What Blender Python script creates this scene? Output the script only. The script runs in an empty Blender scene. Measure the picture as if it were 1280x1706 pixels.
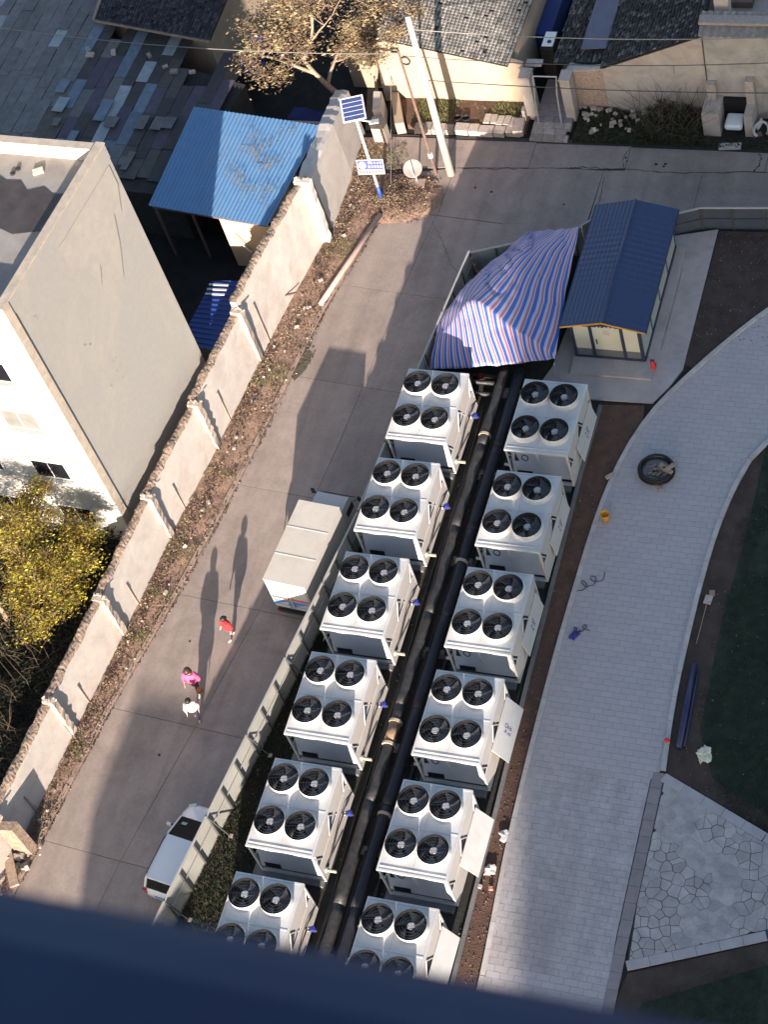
import bpy, bmesh, math, random
from mathutils import Vector, Matrix, noise as mnoise
random.seed(11)
rad = math.radians
scn = bpy.context.scene
col = scn.collection

# ------------------------------------------------------------------ camera
cam_data = bpy.data.cameras.new('camera')
cam = bpy.data.objects.new('camera', cam_data); col.objects.link(cam)
CAM = Vector((25.570, -40.434, 60.266))
RM = Matrix.Rotation(0.5874, 4, 'Z') @ Matrix.Rotation(0.6530, 4, 'X') @ Matrix.Rotation(-0.3734, 4, 'Z')
cam.matrix_world = Matrix.Translation(CAM) @ RM
cam_data.sensor_fit = 'VERTICAL'; cam_data.sensor_height = 24.0; cam_data.sensor_width = 18.0
cam_data.lens = 45.966
cam_data.clip_start = 0.05; cam_data.clip_end = 2000
cam_data.dof.use_dof = True; cam_data.dof.focus_distance = 76.0; cam_data.dof.aperture_fstop = 9.0
scn.camera = cam

# ------------------------------------------------------------------ light
SUN_AZ, SUN_EL = rad(13.8), rad(14.3)     # travel direction of the light: +y turned towards -x
world = bpy.data.worlds.new('World'); scn.world = world; world.use_nodes = True
wn = world.node_tree.nodes; wl = world.node_tree.links
bg = wn['Background']; sky = wn.new('ShaderNodeTexSky'); sky.sky_type = 'NISHITA'
sky.sun_disc = False; sky.sun_elevation = SUN_EL; sky.sun_rotation = math.pi - SUN_AZ
wl.new(sky.outputs[0], bg.inputs[0]); bg.inputs[1].default_value = 0.1; sky.dust_density = 1.6; sky.ozone_density = 1.0
sl = bpy.data.lights.new('sun', 'SUN'); sl.energy = 5.0; sl.angle = rad(0.53); sl.color = (1.0, 0.86, 0.735)
so = bpy.data.objects.new('sun', sl); col.objects.link(so)
SD = Vector((-math.sin(SUN_AZ) * math.cos(SUN_EL), math.cos(SUN_AZ) * math.cos(SUN_EL), -math.sin(SUN_EL)))
so.rotation_euler = SD.to_track_quat('-Z', 'Y').to_euler(); so.location = (30, -60, 80)
scn.view_settings.view_transform = 'Standard'; scn.view_settings.look = 'None'
scn.view_settings.exposure = 1.62; scn.view_settings.gamma = 1.0
scn.view_settings.use_curve_mapping = False
scn.render.engine = 'CYCLES'

# ------------------------------------------------------------------ materials
MATS = {}
def mat(name, color, rough=0.8, var=0.25, scale=3.0, bump=0.0, bscale=40.0, metal=0.0, spec=0.4, stain=None, stain_amt=0.4, stain_scale=0.8, detail=6.0, coat=0.0, hue=0.0):
    if name in MATS: return MATS[name]
    m = bpy.data.materials.new(name); m.use_nodes = True
    nt = m.node_tree; N = nt.nodes; L = nt.links; b = N['Principled BSDF']
    tc = N.new('ShaderNodeTexCoord'); geo = N.new('ShaderNodeNewGeometry')
    nz = N.new('ShaderNodeTexNoise'); nz.inputs['Scale'].default_value = scale; nz.inputs['Detail'].default_value = detail; nz.inputs['Roughness'].default_value = 0.65
    L.new(geo.outputs['Position'], nz.inputs['Vector'])
    rp = N.new('ShaderNodeValToRGB')
    c = color; lo = tuple(max(0, x * (1 - var)) for x in c); hi = tuple(min(1, x * (1 + var)) for x in c)
    rp.color_ramp.elements[0].position = 0.3; rp.color_ramp.elements[1].position = 0.7
    rp.color_ramp.elements[0].color = (*lo, 1); rp.color_ramp.elements[1].color = (*hi, 1)
    L.new(nz.outputs['Fac'], rp.inputs['Fac'])
    out = rp.outputs['Color']
    if hue > 0:
        oi = N.new('ShaderNodeObjectInfo'); mr = N.new('ShaderNodeMapRange'); mr.inputs['To Min'].default_value = 1 - hue; mr.inputs['To Max'].default_value = 1 + hue
        L.new(oi.outputs['Random'], mr.inputs['Value'])
        hs = N.new('ShaderNodeHueSaturation'); L.new(mr.outputs[0], hs.inputs['Value']); L.new(out, hs.inputs['Color']); out = hs.outputs['Color']
    if stain:
        n2 = N.new('ShaderNodeTexNoise'); n2.inputs['Scale'].default_value = stain_scale; n2.inputs['Detail'].default_value = 8; n2.inputs['Roughness'].default_value = 0.7; n2.inputs['Distortion'].default_value = 0.6
        L.new(geo.outputs['Position'], n2.inputs['Vector'])
        r2 = N.new('ShaderNodeValToRGB'); r2.color_ramp.elements[0].position = 0.48; r2.color_ramp.elements[1].position = 0.72
        r2.color_ramp.elements[1].color = (stain_amt,) * 3 + (1,)
        L.new(n2.outputs['Fac'], r2.inputs['Fac'])
        mx = N.new('ShaderNodeMix'); mx.data_type = 'RGBA'
        L.new(r2.outputs['Color'], mx.inputs['Factor']); L.new(out, mx.inputs['A']); mx.inputs['B'].default_value = (*stain, 1)
        out = mx.outputs['Result']
    L.new(out, b.inputs['Base Color'])
    b.inputs['Roughness'].default_value = rough; b.inputs['Metallic'].default_value = metal
    b.inputs['Specular IOR Level'].default_value = spec
    if coat: b.inputs['Coat Weight'].default_value = coat; b.inputs['Coat Roughness'].default_value = 0.08
    if bump > 0:
        n3 = N.new('ShaderNodeTexNoise'); n3.inputs['Scale'].default_value = bscale; n3.inputs['Detail'].default_value = 5
        L.new(geo.outputs['Position'], n3.inputs['Vector'])
        bp = N.new('ShaderNodeBump'); bp.inputs['Strength'].default_value = bump; bp.inputs['Distance'].default_value = 0.03
        L.new(n3.outputs['Fac'], bp.inputs['Height']); L.new(bp.outputs['Normal'], b.inputs['Normal'])
    MATS[name] = m
    return m

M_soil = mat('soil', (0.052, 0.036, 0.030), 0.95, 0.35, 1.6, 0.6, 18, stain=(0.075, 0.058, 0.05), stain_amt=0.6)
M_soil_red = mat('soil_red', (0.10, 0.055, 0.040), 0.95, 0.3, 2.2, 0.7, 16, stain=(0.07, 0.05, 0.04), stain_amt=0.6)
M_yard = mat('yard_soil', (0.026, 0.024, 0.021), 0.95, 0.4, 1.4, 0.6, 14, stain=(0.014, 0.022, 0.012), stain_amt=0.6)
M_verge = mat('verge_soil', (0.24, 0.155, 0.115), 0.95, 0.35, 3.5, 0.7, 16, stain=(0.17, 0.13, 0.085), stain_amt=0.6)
M_dark = mat('dark_ground', (0.012, 0.011, 0.011), 0.95, 0.5, 1.5, 0.5, 10)
M_road = mat('road_concrete', (0.285, 0.232, 0.205), 0.8, 0.12, 0.9, 0.12, 60, stain=(0.175, 0.145, 0.13), stain_amt=0.75, stain_scale=0.45, hue=0.05)
def road_dirt(m):
    nt = m.node_tree; N = nt.nodes; L = nt.links; b = N['Principled BSDF']
    src = b.inputs['Base Color'].links[0].from_socket
    g = N.new('ShaderNodeNewGeometry'); mp = N.new('ShaderNodeMapping'); mp.inputs['Rotation'].default_value = (0, 0, rad(7)); mp.inputs['Scale'].default_value = (1.6, .10, 1)
    L.new(g.outputs['Position'], mp.inputs['Vector']); n1 = N.new('ShaderNodeTexNoise'); n1.inputs['Scale'].default_value = 1.1; n1.inputs['Detail'].default_value = 6
    L.new(mp.outputs[0], n1.inputs['Vector']); n2 = N.new('ShaderNodeTexNoise'); n2.inputs['Scale'].default_value = 7.0; n2.inputs['Detail'].default_value = 9; n2.inputs['Roughness'].default_value = .75
    L.new(g.outputs['Position'], n2.inputs['Vector'])
    ad = N.new('ShaderNodeMath'); ad.operation = 'ADD'; L.new(n1.outputs['Fac'], ad.inputs[0]); L.new(n2.outputs['Fac'], ad.inputs[1])
    rp = N.new('ShaderNodeValToRGB'); rp.color_ramp.elements[0].position = .42; rp.color_ramp.elements[0].color = (1.07, 1.06, 1.05, 1); rp.color_ramp.elements[1].position = .62; rp.color_ramp.elements[1].color = (.84, .84, .85, 1)
    hf = N.new('ShaderNodeMath'); hf.operation = 'MULTIPLY'; hf.inputs[1].default_value = .5; L.new(ad.outputs[0], hf.inputs[0]); L.new(hf.outputs[0], rp.inputs['Fac'])
    mx = N.new('ShaderNodeMix'); mx.data_type = 'RGBA'; mx.blend_type = 'MULTIPLY'; mx.inputs['Factor'].default_value = 1
    L.new(src, mx.inputs['A']); L.new(rp.outputs['Color'], mx.inputs['B']); L.new(mx.outputs['Result'], b.inputs['Base Color'])
road_dirt(M_road)
M_roadgap = mat('road_joint', (0.06, 0.05, 0.05), 0.95, 0.2)
M_curb = mat('curb_stone', (0.30, 0.225, 0.185), 0.9, 0.2, 5, 0.3, 30, stain=(0.12, 0.09, 0.07), stain_amt=0.6)
M_pave = mat('paver', (0.38, 0.355, 0.36), 0.8, 0.10, 2.0, 0.15, 50, stain=(0.26, 0.235, 0.225), stain_amt=0.55, stain_scale=0.35, hue=0.04)
M_pavejoint = mat('paver_joint', (0.27, 0.255, 0.255), 0.95, 0.2)
M_kerb = mat('white_kerb', (0.43, 0.40, 0.39), 0.8, 0.12, 4, 0.2, 30, stain=(0.22, 0.19, 0.16), stain_amt=0.5, hue=0.06)
M_band = mat('granite_band', (0.23, 0.20, 0.205), 0.8, 0.12, 3, 0.1, 40, hue=0.06)
M_crazy = mat('flagstone', (0.35, 0.325, 0.315), 0.8, 0.18, 2.5, 0.2, 40, stain=(0.17, 0.165, 0.17), stain_amt=0.5, hue=0.13)
M_crazyj = mat('flagstone_joint', (0.05, 0.05, 0.05), 0.95, 0.3)
M_apron = mat('apron_concrete', (0.37, 0.335, 0.33), 0.8, 0.1, 1.2, 0.1, 50, stain=(0.18, 0.17, 0.17), stain_amt=0.5)
M_pad = mat('pad_concrete', (0.15, 0.15, 0.155), 0.85, 0.15, 2, 0.15, 40, stain=(0.10, 0.09, 0.08), stain_amt=0.6)
M_wallface = mat('wall_plaster', (0.48, 0.44, 0.405), 0.9, 0.06, 1.6, 0.4, 24, stain=(0.37, 0.31, 0.265), stain_amt=0.75, stain_scale=1.1)
M_walltop = mat('wall_rubble', (0.23, 0.17, 0.13), 0.95, 0.45, 6, 0.9, 14, stain=(0.27, 0.20, 0.155), stain_amt=0.6, stain_scale=3)
M_gable = mat('gable_render', (0.30, 0.29, 0.275), 0.9, 0.05, 5, 0.15, 60, stain=(0.38, 0.34, 0.29), stain_amt=0.7, stain_scale=0.32)
M_whitefront = mat('white_front', (0.46, 0.45, 0.43), 0.8, 0.04, 1.0)
M_parapet = mat('parapet_cap', (0.40, 0.34, 0.28), 0.9, 0.2, 3, 0.3, 30)
M_parain = mat('parapet_inner', (0.50, 0.45, 0.40), 0.9, 0.08, 2)
M_roofdeck = mat('roof_membrane', (0.27, 0.25, 0.23), 0.9, 0.15, 1.5, 0.2, 20, stain=(0.17, 0.15, 0.14), stain_amt=0.6)
M_puddle = mat('roof_puddle', (0.055, 0.045, 0.042), 0.35, 0.3, 2)
M_houseC = mat('ochre_plaster', (0.36, 0.285, 0.215), 0.95, 0.08, 1.5, 0.2, 30, stain=(0.31, 0.235, 0.17), stain_amt=0.6)
M_houseD = mat('pale_plaster', (0.42, 0.365, 0.325), 0.95, 0.12, 1.5, 0.3, 30, stain=(0.25, 0.21, 0.19), stain_amt=0.8)
M_brickw = mat('old_brickwork', (0.36, 0.26, 0.21), 0.95, 0.4, 9, 0.5, 14)
M_houseA = mat('house_tan', (0.30, 0.235, 0.18), 0.95, 0.15, 1.2, 0.3, 20, stain=(0.20, 0.16, 0.13), stain_amt=0.6)
M_tile = mat('clay_tile_dark', (0.095, 0.092, 0.10), 0.85, 0.75, 5, 0.3, 20, stain=(0.05, 0.05, 0.055), stain_amt=0.7, stain_scale=1.5)
M_tilelit = mat('clay_tile_lit', (0.25, 0.235, 0.21), 0.85, 0.7, 5, 0.3, 20, stain=(0.10, 0.095, 0.09), stain_amt=0.7, stain_scale=1.2)  # lighter copy of the clay tile, sunlight put into its tone
M_tilebase = mat('roof_batten', (0.03, 0.028, 0.028), 0.95, 0.3)
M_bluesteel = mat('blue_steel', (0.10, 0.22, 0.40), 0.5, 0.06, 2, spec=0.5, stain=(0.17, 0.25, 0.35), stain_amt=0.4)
M_blueshade = mat('blue_steel_shaded', (0.012, 0.035, 0.17), 0.5, 0.08, 2)  # blue darkened in the colour itself to stand for shade
M_boothroof = mat('booth_roof', (0.016, 0.032, 0.095), 0.5, 0.14, 8, spec=0.5)
M_navy = mat('navy_steel', (0.028, 0.036, 0.065), 0.45, 0.1, 2)
M_cream = mat('cream_panel', (0.56, 0.53, 0.42), 0.6, 0.04, 1.5)
M_creamside = mat('pale_side_panel', (0.34, 0.345, 0.32), 0.6, 0.05, 1.5)
M_skirt = mat('skirt_panel', (0.12, 0.13, 0.14), 0.6, 0.1)
M_orange = mat('orange_trim', (0.62, 0.28, 0.04), 0.5, 0.05)
M_unit = mat('unit_white', (0.50, 0.495, 0.49), 0.45, 0.05, 2, spec=0.5, hue=0.05, stain=(0.36, 0.34, 0.31), stain_amt=0.4, stain_scale=1.6)
M_unitside = mat('unit_side', (0.50, 0.46, 0.435), 0.55, 0.05, 2, stain=(0.43, 0.40, 0.37), stain_amt=0.4)
M_panelgrey = mat('unit_inner_panel', (0.50, 0.51, 0.54), 0.3, 0.08, 1.5, spec=0.5)
M_coil = mat('coil_fins', (0.05, 0.05, 0.055), 0.6, 0.2, 20)
M_fandark = mat('fan_shroud_inner', (0.010, 0.010, 0.012), 0.6, 0.2)
M_blade = mat('fan_blade', (0.04, 0.04, 0.043), 0.22, 0.15, 8, spec=0.6)
M_hub = mat('fan_hub', (0.36, 0.355, 0.365), 0.4, 0.05)
M_guard = mat('fan_guard', (0.05, 0.05, 0.055), 0.4, 0.1, metal=0.3)
M_pipe = mat('pipe_insulation', (0.024, 0.024, 0.026), 0.5, 0.5, 5, 0.5, 10, spec=0.5, stain=(0.07, 0.065, 0.055), stain_amt=0.6, stain_scale=2.5)
M_pipeB = mat('pipe_black', (0.016, 0.017, 0.026), 0.5, 0.3, 4, 0.4, 10)
M_collar = mat('pipe_collar', (0.34, 0.30, 0.23), 0.5, 0.15, 8)
M_brass = mat('bare_pipe', (0.20, 0.135, 0.09), 0.5, 0.3, 8)
M_valve = mat('blue_valve', (0.02, 0.03, 0.24), 0.4, 0.1)
M_green = mat('green_valve', (0.30, 0.42, 0.36), 0.5, 0.15)
M_fence = mat('hoarding_panel', (0.36, 0.36, 0.335), 0.6, 0.07, 1.2, stain=(0.27, 0.265, 0.235), stain_amt=0.5, hue=0.05)
M_post = mat('hoarding_post', (0.06, 0.065, 0.065), 0.6, 0.15, 3)
M_rail = mat('hoarding_rail', (0.34, 0.33, 0.31), 0.5, 0.1, 3)
M_carw = mat('car_white', (0.66, 0.66, 0.68), 0.25, 0.02, 1, coat=1.0)
M_glass = mat('dark_glass', (0.010, 0.011, 0.014), 0.12, 0.1, spec=0.35)
M_tyre = mat('tyre_rubber', (0.018, 0.018, 0.018), 0.8, 0.2)
M_rim = mat('wheel_rim', (0.45, 0.45, 0.46), 0.35, 0.1, metal=0.6)
M_trim = mat('black_trim', (0.02, 0.02, 0.022), 0.5, 0.1)
M_lampred = mat('tail_lamp', (0.35, 0.02, 0.02), 0.2, 0.1, spec=0.6)
M_lampw = mat('head_lamp', (0.6, 0.6, 0.62), 0.1, 0.05, spec=0.8)
M_truckroof = mat('truck_roof', (0.50, 0.455, 0.40), 0.6, 0.06, 1.5, stain=(0.40, 0.35, 0.28), stain_amt=0.5, stain_scale=1.3)
M_truckw = mat('truck_white', (0.48, 0.46, 0.44), 0.5, 0.03)
M_redp = mat('red_print', (0.55, 0.08, 0.06), 0.6, 0.05)
M_bluep = mat('blue_print', (0.10, 0.22, 0.50), 0.6, 0.05)
M_pole = mat('pole_concrete', (0.40, 0.375, 0.34), 0.85, 0.06, 2, 0.1, 40)
M_poledark = mat('pole_dark', (0.13, 0.085, 0.07), 0.8, 0.3, 4)
M_wpaint = mat('white_paint', (0.50, 0.50, 0.49), 0.5, 0.04)
road_dirt(M_pave)
M_solar = mat('solar_cell', (0.025, 0.04, 0.12), 0.2, 0.2, 4, spec=0.7)
M_rustwood = mat('old_wood', (0.30, 0.22, 0.17), 0.9, 0.3, 8, 0.3, 30)
M_metalg = mat('grey_metal', (0.42, 0.42, 0.42), 0.4, 0.1, metal=0.3)
M_wire = mat('cable_black', (0.03, 0.03, 0.032), 0.6, 0.1)
M_wireg = mat('cable_grey', (0.20, 0.19, 0.18), 0.6, 0.1)
M_stone = mat('rubble_stone', (0.33, 0.28, 0.25), 0.9, 0.2, 6, 0.3, 30, hue=0.25)
M_brick = mat('red_brick', (0.34, 0.17, 0.12), 0.9, 0.2, 8, 0.3, 30, hue=0.15)
M_bark = mat('bark', (0.27, 0.21, 0.16), 0.95, 0.3, 8, 0.5, 30)
M_yellow = mat('bucket_yellow', (0.72, 0.36, 0.03), 0.5, 0.06)
M_skin = mat('skin', (0.50, 0.32, 0.23), 0.6, 0.05)
M_hair = mat('hair', (0.018, 0.012, 0.010), 0.5, 0.2, 20)
M_hairb = mat('brown_hair', (0.045, 0.024, 0.018), 0.5, 0.2, 20)
M_red = mat('red_coat', (0.62, 0.03, 0.035), 0.8, 0.08, 10)
M_pinkc = mat('pink_top', (0.48, 0.09, 0.20), 0.8, 0.08, 10)
M_palep = mat('pale_pink_coat', (0.62, 0.47, 0.46), 0.85, 0.06, 10)
M_trous = mat('dark_trousers', (0.025, 0.022, 0.04), 0.9, 0.15, 10)
M_trousg = mat('grey_trousers', (0.07, 0.065, 0.075), 0.9, 0.15, 10)
M_shoe = mat('white_shoe', (0.50, 0.48, 0.47), 0.7, 0.05)
M_ball = mat('orange_ball', (0.60, 0.17, 0.04), 0.7, 0.1, 10)
M_ledge = mat('window_ledge_navy', (0.022, 0.027, 0.085), 0.5, 0.15, 3, spec=0.4, stain=(0.016, 0.050, 0.11), stain_amt=0.8, stain_scale=2.5)
M_tower = mat('tower_facade', (0.36, 0.33, 0.30), 0.8, 0.08, 0.3)
M_plantg = mat('weed_green', (0.035, 0.065, 0.022), 0.9, 0.5, 8)
M_plantb = mat('dead_stems', (0.10, 0.075, 0.05), 0.95, 0.3, 8)
M_bagc = mat('plastic_bag', (0.55, 0.54, 0.42), 0.6, 0.15, 8)
M_cloth = mat('cloth_rag', (0.55, 0.52, 0.47), 0.9, 0.1, 8)
M_tub = mat('white_enamel', (0.66, 0.70, 0.72), 0.3, 0.03)

def leafmat(name, cols, rough=0.75, clump=0):
    m = bpy.data.materials.new(name); m.use_nodes = True; nt = m.node_tree; N = nt.nodes; L = nt.links; b = N['Principled BSDF']
    g = N.new('ShaderNodeNewGeometry'); rp = N.new('ShaderNodeValToRGB')
    L.new(g.outputs['Random Per Island'], rp.inputs['Fac'])
    els = rp.color_ramp.elements
    for i, c in enumerate(cols):
        p = i / (len(cols) - 1)
        e = els[0] if i == 0 else (els[1] if i == len(cols) - 1 else els.new(p))
        e.position = p; e.color = (*c, 1)
    els[-1].position = 1.0
    if clump:
        nz = N.new('ShaderNodeTexNoise'); nz.inputs['Scale'].default_value = clump; nz.inputs['Detail'].default_value = 3; L.new(g.outputs['Position'], nz.inputs['Vector'])
        mr = N.new('ShaderNodeMapRange'); mr.inputs['From Min'].default_value = .35; mr.inputs['From Max'].default_value = .65; mr.inputs['To Min'].default_value = .45; mr.inputs['To Max'].default_value = 1.35; L.new(nz.outputs['Fac'], mr.inputs['Value'])
        hs = N.new('ShaderNodeHueSaturation'); L.new(mr.outputs[0], hs.inputs['Value']); L.new(rp.outputs['Color'], hs.inputs['Color'])
        mh = N.new('ShaderNodeMapRange'); mh.inputs['From Min'].default_value = .35; mh.inputs['From Max'].default_value = .65; mh.inputs['To Min'].default_value = .48; mh.inputs['To Max'].default_value = .515; L.new(nz.outputs['Fac'], mh.inputs['Value']); L.new(mh.outputs[0], hs.inputs['Hue'])
        L.new(hs.outputs['Color'], b.inputs['Base Color'])
    else: L.new(rp.outputs['Color'], b.inputs['Base Color'])
    b.inputs['Roughness'].default_value = rough
    b.inputs['Specular IOR Level'].default_value = 0.25
    MATS[name] = m; return m
def leafmat_sorted(name, cols):
    m = leafmat(name, cols[:1] + cols[-1:], clump={'autumn_leaf': 1.5, 'dry_leaf': 1.3, 'lawn_grass': .8, 'leaf_litter': 1.6}.get(name, 0))
    rp = [n for n in m.node_tree.nodes if n.type == 'VALTORGB'][0]
    while len(rp.color_ramp.elements) > 1: rp.color_ramp.elements.remove(rp.color_ramp.elements[-1])
    rp.color_ramp.elements[0].position = 0; rp.color_ramp.elements[0].color = (*cols[0], 1)
    for i, c in enumerate(cols[1:], 1):
        e = rp.color_ramp.elements.new(i / (len(cols) - 1)); e.color = (*c, 1)
    return m
M_leafy = leafmat_sorted('autumn_leaf', [(0.07, 0.05, 0.022), (0.13, 0.09, 0.03), (0.34, 0.25, 0.02), (0.11, 0.085, 0.03), (0.52, 0.42, 0.03), (0.14, 0.08, 0.045), (0.17, 0.20, 0.04), (0.30, 0.17, 0.03)])
M_leafd2 = leafmat_sorted('olive_leaf', [(0.05, 0.045, 0.02), (0.11, 0.09, 0.04), (0.16, 0.14, 0.05), (0.07, 0.08, 0.03), (0.14, 0.10, 0.07)])
M_leafk = leafmat_sorted('dry_leaf', [(0.22, 0.155, 0.09), (0.31, 0.235, 0.125), (0.15, 0.11, 0.06), (0.35, 0.22, 0.16), (0.18, 0.155, 0.07), (0.37, 0.28, 0.16), (0.12, 0.085, 0.045)])
M_leafd = leafmat_sorted('dark_leaf', [(0.018, 0.032, 0.014), (0.035, 0.046, 0.02), (0.06, 0.05, 0.03), (0.018, 0.02, 0.012)])
M_litter = leafmat_sorted('leaf_litter', [(0.15, 0.095, 0.068), (0.25, 0.17, 0.12), (0.08, 0.055, 0.042), (0.31, 0.23, 0.165), (0.16, 0.11, 0.07), (0.20, 0.125, 0.09)])
M_grass = leafmat_sorted('lawn_grass', [(0.008, 0.022, 0.009), (0.018, 0.042, 0.014), (0.006, 0.016, 0.007), (0.035, 0.060, 0.020), (0.03, 0.035, 0.02)])
M_pebble = leafmat_sorted('pebbles', [(0.07, 0.06, 0.05), (0.11, 0.095, 0.08), (0.05, 0.04, 0.035), (0.20, 0.18, 0.16), (0.09, 0.07, 0.055), (0.06, 0.05, 0.04)])

def stripemat():
    m = bpy.data.materials.new('striped_tarp'); m.use_nodes = True; nt = m.node_tree; N = nt.nodes; L = nt.links; b = N['Principled BSDF']
    uv = N.new('ShaderNodeUVMap'); sp = N.new('ShaderNodeSeparateXYZ'); L.new(uv.outputs[0], sp.inputs[0])
    mu = N.new('ShaderNodeMath'); mu.operation = 'MULTIPLY'; mu.inputs[1].default_value = 18.0; L.new(sp.outputs['X'], mu.inputs[0])
    fr = N.new('ShaderNodeMath'); fr.operation = 'FRACT'; L.new(mu.outputs[0], fr.inputs[0])
    rp = N.new('ShaderNodeValToRGB'); rp.color_ramp.interpolation = 'CONSTANT'
    seq = [(0.0, (0.42, 0.38, 0.45)), (0.14, (0.32, 0.13, 0.17)), (0.38, (0.42, 0.38, 0.45)), (0.50, (0.035, 0.09, 0.34)), (0.86, (0.34, 0.34, 0.52))]
    rp.color_ramp.elements[0].position = 0; rp.color_ramp.elements[0].color = (*seq[0][1], 1)
    rp.color_ramp.elements[1].position = seq[1][0]; rp.color_ramp.elements[1].color = (*seq[1][1], 1)
    for p, c in seq[2:]:
        e = rp.color_ramp.elements.new(p); e.color = (*c, 1)
    L.new(fr.outputs[0], rp.inputs['Fac']); L.new(rp.outputs['Color'], b.inputs['Base Color'])
    b.inputs['Roughness'].default_value = 0.5
    return m
M_tarp = stripemat()

# ------------------------------------------------------------------ mesh helpers
class MB:
    def __init__(s): s.v = []; s.f = []
    def add(s, vs, fs):
        n = len(s.v); s.v += [Vector(v) for v in vs]; s.f += [tuple(i + n for i in f) for f in fs]; return s
    def box(s, lo, hi):
        x0, y0, z0 = lo; x1, y1, z1 = hi
        return s.add([(x0, y0, z0), (x1, y0, z0), (x1, y1, z0), (x0, y1, z0), (x0, y0, z1), (x1, y0, z1), (x1, y1, z1), (x0, y1, z1)],
                     [(0, 3, 2, 1), (4, 5, 6, 7), (0, 1, 5, 4), (1, 2, 6, 5), (2, 3, 7, 6), (3, 0, 4, 7)])
    def obox(s, c, size, rz=0.0, M=None):
        hx, hy, hz = size[0] / 2, size[1] / 2, size[2] / 2
        R = M if M is not None else Matrix.Rotation(rz, 3, 'Z')
        vs = [Vector(c) + R @ Vector((a * hx, b * hy, d * hz)) for d in (-1, 1) for a, b in ((-1, -1), (1, -1), (1, 1), (-1, 1))]
        return s.add(vs, [(0, 3, 2, 1), (4, 5, 6, 7), (0, 1, 5, 4), (1, 2, 6, 5), (2, 3, 7, 6), (3, 0, 4, 7)])
    def bar(s, p, q, w, h=None, up=(0, 0, 1)):
        p = Vector(p); q = Vector(q); h = h or w; d = q - p; L = d.length
        if L < 1e-6: return s
        d.normalize(); u = Vector(up)
        if abs(d.dot(u)) > 0.98: u = Vector((0, 1, 0))
        a = d.cross(u).normalized(); b = a.cross(d).normalized()
        vs = []
        for o in (p, q):
            for i, j in ((-1, -1), (1, -1), (1, 1), (-1, 1)): vs.append(o + a * (i * w / 2) + b * (j * h / 2))
        return s.add(vs, [(0, 3, 2, 1), (4, 5, 6, 7), (0, 1, 5, 4), (1, 2, 6, 5), (2, 3, 7, 6), (3, 0, 4, 7)])
    def tube(s, pts, r, n=8, closed=False, cap=True):
        pts = [Vector(p) for p in pts]; m = len(pts)
        rs = r if isinstance(r, (list, tuple)) else [r] * m
        base = len(s.v); prev = None
        for i, p in enumerate(pts):
            a = pts[(i + 1) % m] if (closed or i < m - 1) else pts[i]; b = pts[i - 1] if (closed or i > 0) else pts[i]
            d = (a - b)
            if d.length < 1e-9: d = Vector((0, 0, 1))
            d.normalize()
            if prev is None:
                u = Vector((0, 0, 1)) if abs(d.z) < 0.9 else Vector((1, 0, 0))
                x = d.cross(u).normalized()
            else:
                x = (prev - d * prev.dot(d))
                x = x.normalized() if x.length > 1e-6 else d.orthogonal().normalized()
            prev = x; y = d.cross(x)
            for k in range(n):
                t = 2 * math.pi * k / n
                s.v.append(p + (x * math.cos(t) + y * math.sin(t)) * rs[i])
        for i in range(m if closed else m - 1):
            for k in range(n):
                a = base + i * n + k; b = base + i * n + (k + 1) % n; j = (i + 1) % m
                s.f.append((a, b, base + j * n + (k + 1) % n, base + j * n + k))
        if cap and not closed:
            s.f.append(tuple(base + k for k in reversed(range(n)))); s.f.append(tuple(base + (m - 1) * n + k for k in range(n)))
        return s
    def lathe(s, c, prof, n=24, cap0=False, cap1=False, M=None):
        base = len(s.v); c = Vector(c)
        for (r, z) in prof:
            for k in range(n):
                t = 2 * math.pi * k / n; v = Vector((r * math.cos(t), r * math.sin(t), z))
                s.v.append(c + (M @ v if M is not None else v))
        for i in range(len(prof) - 1):
            for k in range(n):
                a = base + i * n + k; b = base + i * n + (k + 1) % n
                s.f.append((a, b, b + n, a + n))
        if cap0: s.f.append(tuple(base + k for k in reversed(range(n))))
        if cap1: s.f.append(tuple(base + (len(prof) - 1) * n + k for k in range(n)))
        return s
    def prism(s, poly, z0, z1):
        n = len(poly); b = len(s.v)
        area = sum(poly[i][0] * poly[(i + 1) % n][1] - poly[(i + 1) % n][0] * poly[i][1] for i in range(n))
        if area < 0: poly = poly[::-1]
        s.v += [Vector((p[0], p[1], z0)) for p in poly] + [Vector((p[0], p[1], z1)) for p in poly]
        s.f.append(tuple(b + i for i in reversed(range(n)))); s.f.append(tuple(b + n + i for i in range(n)))
        for i in range(n): s.f.append((b + i, b + (i + 1) % n, b + n + (i + 1) % n, b + n + i))
        return s
    def plate(s, pts, t):
        """flat polygon given by 3D points, thickened along its normal"""
        P = [Vector(p) for p in pts]; n = (P[1] - P[0]).cross(P[2] - P[0]).normalized(); k = len(P); b = len(s.v)
        s.v += [p - n * t for p in P] + P
        s.f.append(tuple(b + i for i in reversed(range(k)))); s.f.append(tuple(b + k + i for i in range(k)))
        for i in range(k): s.f.append((b + i, b + (i + 1) % k, b + k + (i + 1) % k, b + k + i))
        return s
    def ball(s, c, r, nu=12, nv=8, sc=(1, 1, 1)):
        b = len(s.v); c = Vector(c)
        s.v.append(c + Vector((0, 0, -r * sc[2])))
        for i in range(1, nv):
            a = -math.pi / 2 + math.pi * i / nv
            for k in range(nu):
                t = 2 * math.pi * k / nu
                s.v.append(c + Vector((math.cos(a) * math.cos(t) * r * sc[0], math.cos(a) * math.sin(t) * r * sc[1], math.sin(a) * r * sc[2])))
        s.v.append(c + Vector((0, 0, r * sc[2])))
        for k in range(nu): s.f.append((b, b + 1 + (k + 1) % nu, b + 1 + k))
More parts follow.
